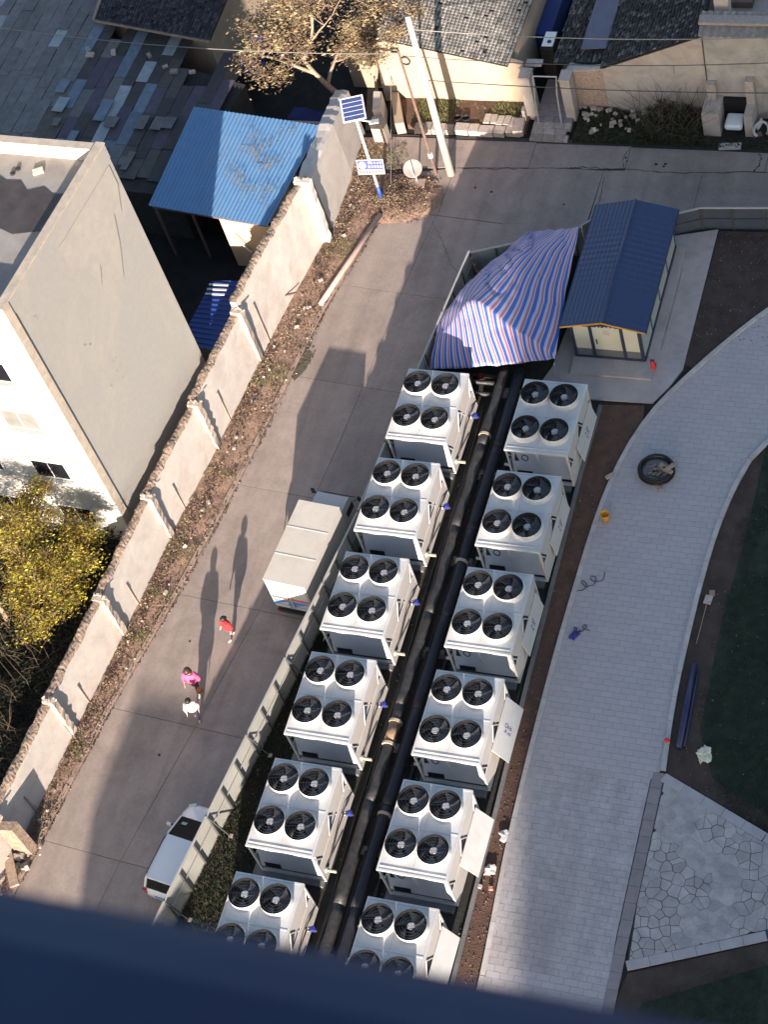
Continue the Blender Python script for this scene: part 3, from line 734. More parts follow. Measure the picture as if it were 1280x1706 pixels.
    if kind == 'L':
        # water connection with valve and flange, black hose up the side
        p = MB().tube([(UW - .05, .22, .62), (UW + .18, .22, .62), (UW + .42, .22, .62)], .06, 10).build('inlet_pipe', M_collar, r, smooth=True)
        MB().tube([(UW + .03, .22, .62), (UW + .10, .22, .62)], .11, 12).build('flange', M_green, p)
        p = MB().tube([(UW - .05, 2.35, .70), (UW + .42, 2.35, .70)], .055, 10).build('outlet_pipe', M_pipe, r, smooth=True)
        MB().tube([(UW + .10, 2.35, .70), (UW + .15, 2.35, .70)], .10, 12).build('flange', M_metalg, p)
        vv = MB().tube([(UW + .24, 2.35, .70), (UW + .36, 2.35, .70)], .075, 10)
        vv.lathe((UW + .30, 2.35, .86), [(.09, 0), (.09, .02), (.07, .03), (.0, .03)], 12).tube([(UW + .30, 2.35, .7), (UW + .30, 2.35, .88)], .02, 6)
        vv.build('valve', M_valve, p)
        MB().tube([(UW + .04, .35, .55), (UW + .10, .9, .75), (UW + .12, 1.6, .95), (UW + .14, 2.2, .95), (UW + .22, 2.35, .72)], .028, 6).build('hose', M_wire, r, smooth=True)
    else:
        # opened access flap on the east side, with handwriting on it
        A = (UW + .02, .98, 1.30); B = (UW + .02, 3.12, 1.30); Cc = (UW + .50, 3.12, .52); D = (UW + .50, .98, .52)
        fl_ = MB().plate([A, D, Cc, B], .025).build('access_flap', M_unit, r)
        hw = MB(); nn = Vector((.78, 0, .48)).normalized() * 0.006
        ax = Vector((0, 1, 0)); ay = (Vector(A) - Vector(D)).normalized(); o0 = Vector(((UW + .26), 2.0, .91)) + nn
        def stroke(pp):
            q = [o0 - ay * (p[0] * .9) + ax * p[1] * .9 for p in pp]
            for a, b in zip(q, q[1:]): hw.bar(a, b, .022, .004, up=tuple(nn))
        stroke([(-.12 + .07 * math.cos(t * .7), .16 + .09 * math.sin(t * .7)) for t in range(10)])
        stroke([(.02 + .06 * math.cos(t * .7), .14 + .05 * math.sin(t * .7)) for t in range(10)])
        stroke([(.11, .06), (.18, .10), (.11, .17), (.18, .2)])
        stroke([(-.18, -.12), (-.05, -.12), (-.12, -.02), (-.04, -.03)])
        stroke([(.02, -.16), (.10, -.05), (.16, -.16), (.2, -.02)])
        hw.build('handwriting', mat('marker_ink', (0.10, 0.07, 0.22), .6, .1), fl_)
        # dark emblem on the front panel
        em = MB()
        ey = lambda z: .03 + .31 * (z - .48) / 1.38 - .012
        em.plate([(.20, ey(1.18), 1.18), (.38, ey(1.18), 1.18), (.25, ey(1.58), 1.58)], .006)
        for t in range(10):
            a = t * .628 + .3
            em.obox((.62 + .12 * math.cos(a), ey(1.36 + .13 * math.sin(a)), 1.36 + .13 * math.sin(a)), (.08, .01, .04), M=Matrix.Rotation(-a - 1.57, 3, 'Y'))
        em.build('emblem', M_trim, fp)
        MB().tube([(.05, .35, .6), (-.35, .35, .6)], .06, 10).build('inlet_pipe', M_metalg, r, smooth=True)
    return r
PITCH = 4.333
NAMES_L = ['white chiller unit at the far end of the west row, against the striped tarp',
 'white chiller unit second from the tarp in west row, beside the van cab',
 'white chiller unit third from the tarp in the west row, sheet leaning on it',
 'white chiller unit fourth from the tarp in west row, beside bare pipe section',
 'white chiller unit fifth from the tarp in the west row, near the white car',
 'white chiller unit nearest the dark ledge in the west row by the weeds']
NAMES_R = ['white chiller unit nearest the booth in the east row, in full shade',
 'white chiller unit second from the booth in the east row, by the yellow bucket',
 'white chiller unit third from the booth in the east row, near cable tangles',
 'white chiller unit fourth from the booth in the east row, flap casting toward the pale light',
 'white chiller unit fifth from the booth in the east row beside white rags on soil',
 'white chiller unit nearest the dark ledge in the east row, half hidden']
NAMES_R[3] = 'white chiller unit fourth from the booth in the east row, handwriting on its flap'
UL0 = make_unit('L'); UR0 = make_unit('R')
for k in range(6):
    ll = (0, -k * PITCH, 0); rl = (4.76, -k * PITCH - .02, 0)
    if k == 0:
        UL0.location = ll; tag(UL0, NAMES_L[0], 'chiller', 'chiller units in two rows'); UR0.location = rl; tag(UR0, NAMES_R[0], 'chiller', 'chiller units in two rows')
    else:
        dup(UL0, ll, label=NAMES_L[k], cat='chiller', group='chiller units in two rows')
        dup(UR0, rl, label=NAMES_R[k], cat='chiller', group='chiller units in two rows')
for o in [q for q in bpy.data.objects if q.name.startswith('fan_blades')]:
    vs__ = [v.co for v in o.data.vertices]; c_ = sum(vs__, Vector()) / len(vs__); m_ = Matrix.Translation((c_.x, c_.y, 0)) @ Matrix.Rotation(random.uniform(0, 1.256), 4, 'Z') @ Matrix.Translation((-c_.x, -c_.y, 0))
    o.location = m_.to_translation(); o.rotation_euler = m_.to_euler()
flaps = sorted([o for o in bpy.data.objects if o.name.startswith('access_flap')], key=lambda o: -o.parent.location.y)
for o, dg in zip(flaps, (20, 24, 22, 0, -3, 2)):
    hp_ = Matrix.Translation((UW + .02, 0, 1.30)); m_ = hp_ @ Matrix.Rotation(rad(dg), 4, 'Y') @ hp_.inverted()
    o.location = m_.to_translation(); o.rotation_euler = m_.to_euler()
for o in flaps[4:]:
    for ch in [q for q in bpy.data.objects if q.parent == o]: bpy.data.objects.remove(ch)
# concrete pads under the units
for k in range(6):
    pad = MB().box((-.30 if k else -.1, -k * PITCH - .2, -.05), (UW - .10, -k * PITCH + UL + .1, .10))
    struct(pad, 'concrete_pad', M_pad)
    struct(MB().box((4.6, -k * PITCH - .27, -.05), (4.76 + UW - .12, -k * PITCH + UL + .1, .10)), 'concrete_pad', M_pad)
# loose panel leaning on the third west unit
lp = MB().plate([(-.62, -7.75, .12), (-.10, -7.75, 1.25), (-.10, -5.9, 1.25), (-.62, -5.9, .12)], -.025).build('loose_panel', M_panelgrey, None, loc=(-.62, -6.8, .1)) if False else \
     MB().plate([(-.60, -6.3, .10), (-.05, -6.3, 1.15), (-.05, -8.1, 1.15), (-.60, -8.1, .10)], .025).build('sheet_metal', M_panelgrey, loc=(-.6, -7.2, .1))
tag(lp, 'grey sheet panel leaning on the street side of the third chiller', 'metal sheet')

# ================================================================== PIPES
def straight(x, ya, yb, z): return [(x + .02 * math.sin(y * 1.1), y, z) for y in [ya + (yb - ya) * i / 14 for i in range(15)]]
def pipe_thing(x, z, rr, m, label, collars, bare=None):
    r = empty('water_pipe', (x, -8, 0), label=label, cat='pipe', group='big pipelines between the chillers')
    segs = 8; ya = -26; yb = 4.9
    for i in range(segs):
        a = ya + (yb - ya) * i / segs; b = ya + (yb - ya) * (i + 1) / segs
        pts = [(x + .015 * math.sin(y * .9), y, z + .02 * math.sin(y * 1.7)) for y in [a + (b - a) * j / 10 for j in range(11)]]
        MB().tube(pts, [rr * (1 + random.uniform(-.04, .04)) for _ in pts], 14).build('pipe_run', m, r, smooth=True)
    for c in collars:
        MB().tube([(x, c - .05, z), (x, c + .05, z)], rr * 1.22, 16).build('collar', M_collar, r)
    if bare:
        MB().tube([(x, bare[0], z), (x, bare[1], z)], rr * 1.06, 14).build('bare_section', M_brass, r, smooth=True)
    for yy_ in range(-24, 5, 4):
        MB().box((x - .3, yy_ - .08, -.03), (x + .3, yy_ + .08, z - rr + .02)).build('support', M_pad, r)
    return r
pipe_thing(3.30, .62, .205, M_pipe, 'thick mottled black insulated pipe, the western of the two pipelines', [1.55, -12.1, -11.2], (-12.0, -11.25))
pipe_thing(3.90, .58, .20, M_pipeB, 'thick dark navy black pipe, the eastern of the two pipelines', [-4.25, -14.75])
for k, (x, z, rr, lab) in enumerate([(2.93, .22, .07, 'slim black water pipe lying beside the mottled pipeline'), (2.76, .12, .045, 'thin black conduit lowest and closest to the west row of chillers'), (3.60, .35, .055, 'narrow black pipe running in the gap between both pipelines'), (4.28, .20, .06, 'narrow black pipe between the eastern pipeline and east row')]):
    o = MB().tube([(x + .04 * math.sin(y * .7 + k * 2), y, z) for y in [-26 + i * 1.4 for i in range(22)]], rr, 8).build('small_pipe', M_pipe if k == 0 else M_wire, None, smooth=True, loc=(x, -8, 0)); tag(o, lab, 'pipe')
for i, y in enumerate((1.9, 1.1, 0.6)):
    pass
# fittings under the tarp
ft = empty('pump_manifold', (2.5, 4.4, 0), label='black pipe cross headers with a red fitting beneath the tarp edge', cat='manifold')
for y, z in ((3.75, .35), (4.2, .5), (4.7, .3)): MB().tube([(1.0, y, z), (3.2, y, z)], .09, 10).build('header_pipe', M_pipe, ft, smooth=True)
MB().lathe((1.9, 4.25, .5), [(.16, 0), (.16, .08), (.05, .1), (.05, .25), (0, .25)], 12).build('red_fitting', mat('dull_red', (0.22, 0.03, 0.03), .6), ft)
MB().lathe((2.3, 4.6, .32), [(.13, 0), (.13, .10), (0, .1)], 12).build('red_fitting', MATS['dull_red'], ft)

# ================================================================== HOARDING FENCE
def hoarding(name, line, ztop, label, step=1.1, brace_every=3, zb=-1.0, group=None, pm=None):
    r = empty(name, (line[0][0], line[0][1], 0), label=label, cat='fence', group=group)
    P = [Vector((a, b, 0)) for a, b in line]; acc = [0]
    for a, b in zip(P, P[1:]): acc.append(acc[-1] + (b - a).length)
    def at(s):
        for i in range(len(P) - 1):
            if acc[i] <= s <= acc[i + 1] + 1e-6: return P[i].lerp(P[i + 1], (s - acc[i]) / (acc[i + 1] - acc[i]))
        return P[-1]
    nb = max(1, round(acc[-1] / step)); st = acc[-1] / nb
    for i in range(nb):
        a = at(i * st); b = at((i + 1) * st); d = (b - a).normalized(); nn = Vector((d.y, -d.x, 0))   # inner side (east)
        if True:
            tt = random.uniform(-.01, .01)
            MB().plate([a + Vector((0, 0, zb)) + d * .03, b + Vector((0, 0, zb)) - d * .03, b + Vector((0, 0, ztop - .05)) - d * .03, a + Vector((0, 0, ztop - .05 + tt)) + d * .03], .03).build('panel', pm or M_fence, r)
        c = a + nn * .05
        MB().bar(c + Vector((0, 0, zb)), c + Vector((0, 0, ztop - .02)), .06, .06).build('post', M_post, r)
        MB().bar(a + Vector((0, 0, ztop)), b + Vector((0, 0, ztop)), .07, .05).build('top_rail', M_rail, r)
        MB().bar(a + nn * .045 + Vector((0, 0, ztop - .62)) + d * .05, b + nn * .045 + Vector((0, 0, ztop - .62)) - d * .05, .03, .04).build('middle_rail', pm or M_fence, r)
        if brace_every and i % brace_every == 1:
            MB().bar(c + Vector((0, 0, ztop - .15)) + nn * .03, c + nn * .38 + d * .1 + Vector((0, 0, 0.0)), .04, .04).build('brace', M_post, r)
            MB().obox(c + nn * .42 + d * .1 + Vector((0, 0, .03)), (.14, .14, .08)).build('brace_foot', M_stone, r)
            MB().obox(a + Vector((0, 0, ztop + .05)), (.05, .05, .10)).build('post_cap', M_post, r)
    return r
hoarding('hoarding_fence', FEN[:5] + [FEN[5]], 1.5, 'long pale metal hoarding running along the road past van and car')
hoarding('hoarding_fence', FEN2[:3] , 1.4, 'short metal hoarding behind the striped tarp at the road bend', brace_every=0, pm=mat('hoarding_bluegrey', (0.17, 0.20, 0.22), .6, .1, 1.5))
hoarding('hoarding_fence', [(8.35, 12.95), (9.46, 13.42), (12.2, 13.62), (22, 14.2)], 1.2, 'metal hoarding east of the booth along the upper road', step=1.25, brace_every=0, pm=mat('hoarding_shaded', (0.055, 0.068, 0.095), .6, .15, 1.5))  # panel colour darkened to carry the shade on this stretch
# planks and posts inside the corner
tmb = empty('corner_posts', (1.0, 9.4, 0), label='dark timber posts bundled inside the hoarding corner by the tarp', cat='posts')
for k in range(4): MB().bar((.78 + .14 * k, 9.9 - .25 * k, 0), (.75 + .16 * k, 9.75 - .25 * k, 1.5 - .12 * k), .09).build('timber_post', M_poledark, tmb)

# ================================================================== TARP
def tarp():
    A = Vector((0.55, 3.55, 1.15)); R = Vector((1.62, 6.55, 2.30)); E_ = Vector((5.45, 4.75, 1.65)); F = Vector((5.1, 11.35, 1.95)); T_ = Vector((3.25, 10.72, 1.50)); 
    ctrl = [  # rows from front (v=0) to back (v=1); columns u 0..1 west to east
[Vector((0.34, 4.13, 1.15)), Vector((1.66, 4.21, 1.30)), Vector((2.87, 4.38, 1.40)), Vector((4.17, 4.63, 1.45)), Vector((5.48, 4.85, 1.60))],
[Vector((0.33, 5.38, 1.40)), Vector((1.12, 6.03, 2.05)), Vector((1.84, 6.63, 2.60)), Vector((3.64, 5.79, 2.15)), Vector((5.52, 5.00, 1.75))],
[Vector((0.32, 6.71, 1.45)), Vector((1.11, 7.71, 2.00)), Vector((2.14, 8.05, 2.15)), Vector((3.61, 7.72, 1.95)), Vector((5.33, 6.76, 1.80))],
[Vector((1.22, 8.95, 1.50)), Vector((1.95, 9.47, 1.75)), Vector((2.82, 9.79, 1.80)), Vector((3.85, 9.72, 1.80)), Vector((5.15, 8.99, 1.85))],
[Vector((2.77, 11.34, 1.50)), Vector((3.39, 11.44, 1.55)), Vector((3.89, 11.50, 1.60)), Vector((4.44, 11.43, 1.75)), Vector((5.01, 11.39, 1.95))]]
    nu, nv = 60, 56; mb = MB(); uvs = []
    def cr(p0, p1, p2, p3, t): return 0.5 * ((2 * p1) + (-p0 + p2) * t + (2 * p0 - 5 * p1 + 4 * p2 - p3) * t * t + (-p0 + 3 * p1 - 3 * p2 + p3) * t ** 3)
    def row(rw, u):
        x = u * 4; i = min(3, int(x)); t = x - i; g_ = lambda k: rw[k] if 0 <= k <= 4 else (2 * rw[0] - rw[1] if k < 0 else 2 * rw[4] - rw[3])
        return cr(g_(i - 1), g_(i), g_(i + 1), g_(i + 2), t)
    for j in range(nv + 1):
        v = j / nv * 4; jj = min(3, int(v)); t = v - jj
        # sharp ridge at row 1
        for i in range(nu + 1):
            u = i / nu; rws = [row(rw, u) for rw in ctrl]
            if jj == 0: p = rws[0].lerp(rws[1], t)
            else:
                p0 = rws[jj - 1] if jj > 1 else 2 * rws[1] - rws[2]; p3 = rws[jj + 2] if jj < 3 else 2 * rws[4] - rws[3]
                p = cr(p0, rws[jj], rws[jj + 1], p3, t)
            wr = .035 * mnoise.noise(Vector((p.x * 2.2 + p.y, p.y * .7, 1))) + .018 * mnoise.noise(Vector((p.x * 7, p.y * 2.5, 5)))
            cz_ = -.07 * (1 - min(1, abs(mnoise.noise(Vector((p.x * .9 + p.y * .5, p.y * .45 - p.x * .5, 12))) * 7))) ; wr += cz_
            ext = .03 * math.sin((u * 9 + v * .8) * 2.2) * (1 if v > 1 else .3)
            p = p + Vector((.05 * mnoise.noise(Vector((p.x, p.y * .8, 9))), 0, wr + ext)); mb.v.append(p); uvs.append((u + .012 * math.sin(v * 2.5), v))
    for j in range(nv):
        for i in range(nu):
            a = j * (nu + 1) + i; mb.f.append((a, a + 1, a + nu + 2, a + nu + 1))
    o = mb.build('striped_tarp', M_tarp, loc=(2.9, 6.5, 1.5), smooth=True)
    uvl = o.data.uv_layers.new(name='UVMap')
    for l in o.data.loops: uvl.data[l.index].uv = uvs[l.vertex_index]
    sm = o.modifiers.new('solid', 'SOLIDIFY'); sm.thickness = .008
    tag(o, 'red, white and blue striped tarp stretched between hoarding, chillers and booth', 'tarp')
    rp = MB().tube([(5.52, 4.6, 1.55), (5.9, 4.0, .8), (6.3, 3.6, .1)], .012, 5).build('tie_rope', M_wireg, loc=(5.5, 4.6, 1.5)); tag(rp, 'thin rope tying the tarp corner down near the booth', 'rope')
    post = MB().tube([(5.52, 4.58, 0), (5.52, 4.58, 1.62)], .03, 8).build('tarp_pole', M_metalg, loc=(5.52, 4.58, 0)); tag(post, 'slim metal pole holding the south-east tarp corner', 'pole', 'tarp poles')
    post = MB().tube([(5.12, 11.3, 0), (5.12, 11.3, 2.0)], .03, 8).build('tarp_pole', M_metalg, loc=(5.12, 11.3, 0)); tag(post, 'slim metal pole holding the tarp corner by the booth roof', 'pole', 'tarp poles')
tarp()

# ================================================================== BOOTH
def booth():
    r = empty('site_booth', (7.2, 9.2, .06), label='prefab booth with navy tiled gable roof and cream front panels', cat='booth')
    x0, x1, y0, y1, z0 = 5.80, 8.62, 6.18, 12.15, .18
    ze, zrg = 2.28, 2.62
    MB().box((x0 - .05, y0 - .85, .06), (x1 + .4, y1, .17)).build('platform', M_apron, r)
    fr = MB()
    for x in (x0, 6.56, 7.80, x1 - .12): MB().box((x, y0 - .03, z0), (x + .13, y0 + .06, ze - .02)).build('front_post', M_navy, r)
    MB().box((x0, y0 - .04, z0 - .01), (x1, y0 + .05, z0 + .10)).build('sill_beam', M_navy, r)
    MB().box((x0, y0 - .02, ze - .22), (x1, y0 + .04, ze - .03)).build('head_beam', M_navy, r)
    # front panels; the middle one is the door
    for a, b, nm in ((x0 + .13, 6.56, 'front_panel'), (6.69, 7.80, 'door'), (7.93, x1 - .12, 'front_panel')):
        p = MB().box((a, y0, z0 + .52), (b, y0 + .04, ze - .22)).build(nm, M_cream, r)
        MB().box((a, y0, z0 + .10), (b, y0 + .035, z0 + .515)).build('skirt', M_skirt, p)
        if nm == 'door':
            MB().bar((6.82, y0 - .05, 1.1), (6.82, y0 - .05, 1.35), .04).build('handle', M_trim, p)
            MB().box((7.12, y0 - .012, 1.62), (7.38, y0 - .003, 1.92)).build('notice', mat('notice_paper', (0.45, 0.44, 0.36), .8, .2, 12), p)
    # sides
    ysd = [y0 + .06, 7.65, 9.15, 10.65, y1]
    for sx, xx in ((1, x1), (-1, x0)):
        for a, b in zip(ysd, ysd[1:]):
            MB().box((xx - .04 if sx > 0 else xx, a + .045, z0 + .12), (xx if sx > 0 else xx + .04, b - .045, ze - .05)).build('side_panel', M_creamside, r)
            MB().box((xx - .05, b - .04, z0), (xx + .02, b + .04, ze - .05)).build('side_post', M_navy, r)
        MB().box((xx - .03, y0, z0 - .01), (xx + .05, y1, z0 + .11)).build('bottom_rail', M_navy, r)
    MB().box((x0, y1 - .04, z0), (x1, y1, ze)).build('back_wall', M_creamside, r)
    MB().plate([(x0, y0 + .0, ze - .05), (x1, y0 + .0, ze - .05), ((x0 + x1) / 2, y0 + .0, zrg - .10)], .03).build('gable', M_navy, r)
    # sign glyph blocks on the lintel
    sg = MB()
    for k, wd in enumerate((.10, .05, .13, .12, .13)):
        xx = 6.95 + k * .15
        sg.box((xx, y0 - .20, ze - .02), (xx + wd, y0 - .19, ze + .02))
        sg.box((xx + .02, y0 - .20, ze + .035), (xx + wd - .01, y0 - .19, ze + .06))
        if k % 2: sg.box((xx + .04, y0 - .20, ze + .06), (xx + .06, y0 - .19, ze + .09))
    sg.build('sign_lettering', M_wpaint, r)
    # roof of pressed tile sheets: real steps and ribs
    ex, ya, yb = .30, y0 - .22, y1 + .22
    xm = (x0 + x1) / 2; half = xm - x0 + ex
    def roofside(sgn):
        nu, nvv = 44, 40; mb = MB()
        for i in range(nu + 1):
            y = ya + (yb - ya) * i / nu
            for j in range(nvv + 1):
                t = j / nvv; x = xm + sgn * half * t; z = zrg - (zrg - ze + .10) * t
                z += .018 * (1 - ((t * 10) % 1.0)) + .02 * abs(math.sin(y * math.pi / .3))
                mb.v.append(Vector((x, y, z)))
        for i in range(nu):
            for j in range(nvv):
                a = i * (nvv + 1) + j
                mb.f.append((a, a + 1, a + nvv + 2, a + nvv + 1) if sgn < 0 else (a, a + nvv + 1, a + nvv + 2, a + 1))
        rf = mb.build('roof_sheet', M_boothroof, r)
        under = [(xm, ya, zrg - .03), (xm + sgn * half, ya, ze - .13), (xm + sgn * half, yb, ze - .13), (xm, yb, zrg - .03)]
        MB().plate(under if sgn < 0 else under[::-1], .03).build('roof_lining', M_navy, r)
        MB().bar((xm, ya - .02, zrg - .02), (xm + sgn * half, ya - .02, ze - .11), .04, .05).build('fascia', M_orange, r)
        MB().bar((xm + sgn * half, ya, ze - .12), (xm + sgn * half, yb, ze - .12), .05, .08).build('eave_trim', M_navy, r)
    roofside(-1); roofside(1)
    MB().tube([(xm, ya, zrg + .025), (xm, yb, zrg + .025)], .06, 8).build('ridge_cap', M_boothroof, r, smooth=True)
    # extinguisher
    e = empty('fire_extinguisher', (9.0, 5.92, .06), label='red fire extinguisher standing at the booth corner', cat='extinguisher')
    MB().lathe((9.0, 5.92, .17 - .11), [(.0, 0), (.085, 0), (.09, .04), (.09, .42), (.05, .5), (.03, .52)], 12, cap1=True).build('cylinder', M_red, e, smooth=True)
    MB().box((8.93, 5.89, .58), (9.08, 5.95, .62)).tube([(9.05, 5.92, .58), (9.13, 5.9, .45), (9.12, 5.9, .25)], .015, 6).build('valve_and_hose', M_trim, e)
booth()
for i, (a, b, rr, lab, mm) in enumerate([((8.05, 7.0), (8.9, 7.0), 0, '', None)]): pass
tr = MB().box((8.98, 6.9, .065), (9.06, 11.0, .11)).box((9.14, 6.9, .065), (9.2, 10.9, .10)).build('cable_tray', M_metalg, loc=(9.0, 9, .06)); tag(tr, 'flat grey cable trays lying along the booth east side', 'cable tray')

# ================================================================== CAR AND VAN
def wheel(par, c, rr, w, name='wheel'):
    M = Matrix.Rotation(math.pi / 2, 3, 'Y')
    t = MB().lathe(c, [(rr * .62, -w / 2), (rr * .93, -w / 2), (rr, -w / 2 + .03), (rr, w / 2 - .03), (rr * .93, w / 2), (rr * .62, w / 2)], 20, M=M).build(name, M_tyre, par, smooth=True)
    MB().lathe(c, [(0, -w / 2 + .02), (rr * .62, -w / 2 + .01), (rr * .62, w / 2 - .01), (0, w / 2 - .02)], 14, M=M).build('rim', M_rim, t)
def loft(secs):
    """secs: list of lists of points (same count), closed loops"""
    mb = MB(); n_ = len(secs[0])
    for s_ in secs: mb.v += [Vector(p) for p in s_]
    for i in range(len(secs) - 1):
        for k in range(n_): a = i * n_ + k; b = i * n_ + (k + 1) % n_; mb.f.append((a, b, b + n_, a + n_))
    mb.f.append(tuple(reversed(range(n_)))); mb.f.append(tuple((len(secs) - 1) * n_ + k for k in range(n_)))
    return mb
M_carglass = mat('tinted_glass', (0.008, 0.008, 0.010), 0.2, 0.1, spec=0.12)
def car():
    rz = rad(-7.5); O = Vector((-3.28, -17.0, ZR))
    r = empty('parked_car', O, 0, label='small white hatchback parked against the hoarding at the road edge', cat='car')
    L, W_ = 3.95, 1.66
    def sec(y, wb, z0, z1, wt, bul=.06):
        h = z1 - z0; hw = wb / 2; ht = wt / 2
        return [(-hw + .05, y, z0), (hw - .05, y, z0), (hw, y, z0 + .12), (hw + .0, y, z0 + h * .55), (hw - .03, y, z0 + h * .82), (ht, y, z1 - .02), (ht * .55, y, z1 + bul * .3), (-ht * .55, y, z1 + bul * .3), (-ht, y, z1 - .02), (-hw + .03, y, z0 + h * .82), (-hw, y, z0 + h * .55), (-hw, y, z0 + .12)]
    S = [sec(-L / 2, 1.25, .36, .72, .95), sec(-L / 2 + .06, 1.50, .26, .90, 1.25), sec(-L / 2 + .22, 1.62, .22, 1.0, 1.42), sec(-L / 2 + .6, W_, .2, 1.0, 1.46), sec(-.4, W_, .2, .98, 1.46), sec(.55, W_, .2, .96, 1.45), sec(.95, W_ - .01, .2, .94, 1.40), sec(1.45, 1.62, .2, .87, 1.28), sec(1.75, 1.50, .22, .78, 1.12), sec(1.91, 1.22, .28, .66, .86), sec(L / 2, .9, .34, .56, .6)]
    def addbody(nm, secs, m, sm=True):
        mb = loft(secs); 
        o = mb.build(nm, m, r, smooth=True); auto_smooth(o, 50); return o
    # shapes are written in the car's own frame
    r.rotation_euler = (0, 0, 0); r.location = (0, 0, 0)
    body = addbody('body', [s_[:] for s_ in S], M_carw)
    def top(y, w, z, wlow, zlow):
        return [(-wlow / 2, y, zlow), (wlow / 2, y, zlow), (w / 2, y, z - .05), (w / 2 - .10, y, z), (-w / 2 + .10, y, z), (-w / 2, y, z - .05)]
    gh = loft([top(-1.86, 1.28, .99, 1.36, .95), top(-1.58, 1.22, 1.37, 1.46, .95), top(.05, 1.20, 1.43, 1.48, .95), top(.25, 1.22, 1.38, 1.48, .95), top(1.22, 1.30, .94, 1.40, .90)]).build('cabin_glass', M_carglass, r, smooth=False)
    rf = loft([[(-.60, -1.63, 1.36), (.60, -1.63, 1.36), (.62, -1.60, 1.405), (-.62, -1.60, 1.405)], [(-.61, -.9, 1.40), (.61, -.9, 1.40), (.60, -.9, 1.455), (-.60, -.9, 1.455)], [(-.61, -.1, 1.41), (.61, -.1, 1.41), (.59, -.1, 1.465), (-.59, -.1, 1.465)], [(-.60, .24, 1.37), (.60, .24, 1.37), (.58, .22, 1.425), (-.58, .22, 1.425)]]).build('roof', M_carw, r, smooth=False)
    for sx in (-1, 1):
        MB().tube([(sx * .60, -1.5, 1.44), (sx * .61, -1.35, 1.475), (sx * .61, -.1, 1.50), (sx * .60, .1, 1.46)], .018, 6).build('roof_rail', M_trim, r)
        MB().bar((sx * .655, 1.20, .95), (sx * .60, .25, 1.39), .06, .05).build('windscreen_pillar', M_carw, r)
        MB().bar((sx * .645, -1.84, .99), (sx * .60, -1.58, 1.36), .09, .06).build('rear_pillar', M_carw, r)
        MB().bar((sx * .72, -.55, .96), (sx * .61, -.5, 1.38), .06, .04).build('door_pillar', M_trim, r)
        m_ = MB().bar((sx * .74, .78, .98), (sx * .90, .74, 1.02), .05, .04).build('wing_mirror', M_trim, r)
        o = MB().obox((sx * .92, .73, 1.04), (.17, .10, .13)).build('mirror_shell', M_carw, m_)
        wheel(r, (sx * .76, 1.22, .29), .30, .19); wheel(r, (sx * .76, -1.25, .29), .30, .19)
        MB().obox((sx * .52, 1.80, .70), (.30, .16, .12), rz=-sx * .45).build('headlight', M_lampw, r)
        MB().obox((sx * .66, -1.93, .80), (.16, .08, .28)).build('tail_light', M_lampred, r)
        MB().box((sx * .832 - .004, -.42, .80), (sx * .832 + .004, -.24, .83)).build('door_handle', M_trim, r)
    MB().obox((0, -1.99, .62), (.5, .02, .13)).build('number_plate', M_bluep, r)
    MB().plate([(-.42, .98, 1.062), (-.20, .98, 1.062), (-.20, .84, 1.148), (-.42, .84, 1.148)], -.004).build('windscreen_sticker', mat('sticker_green', (0.30, 0.45, 0.40), .6), gh)
    MB().tube([(-.40, -1.0, 0)], .01, 4) if False else None
    MB().bar((-.5, 1.10, .975), (.05, 1.02, 1.02), .015).build('wiper', M_trim, r)
    MB().bar((0, -1.72, 1.2), (.35, -1.78, 1.1), .012).build('rear_wiper', M_trim, r)
    r.location = O; r.rotation_euler = (0, 0, rz); r.scale = (.94, .94, .94)
car()
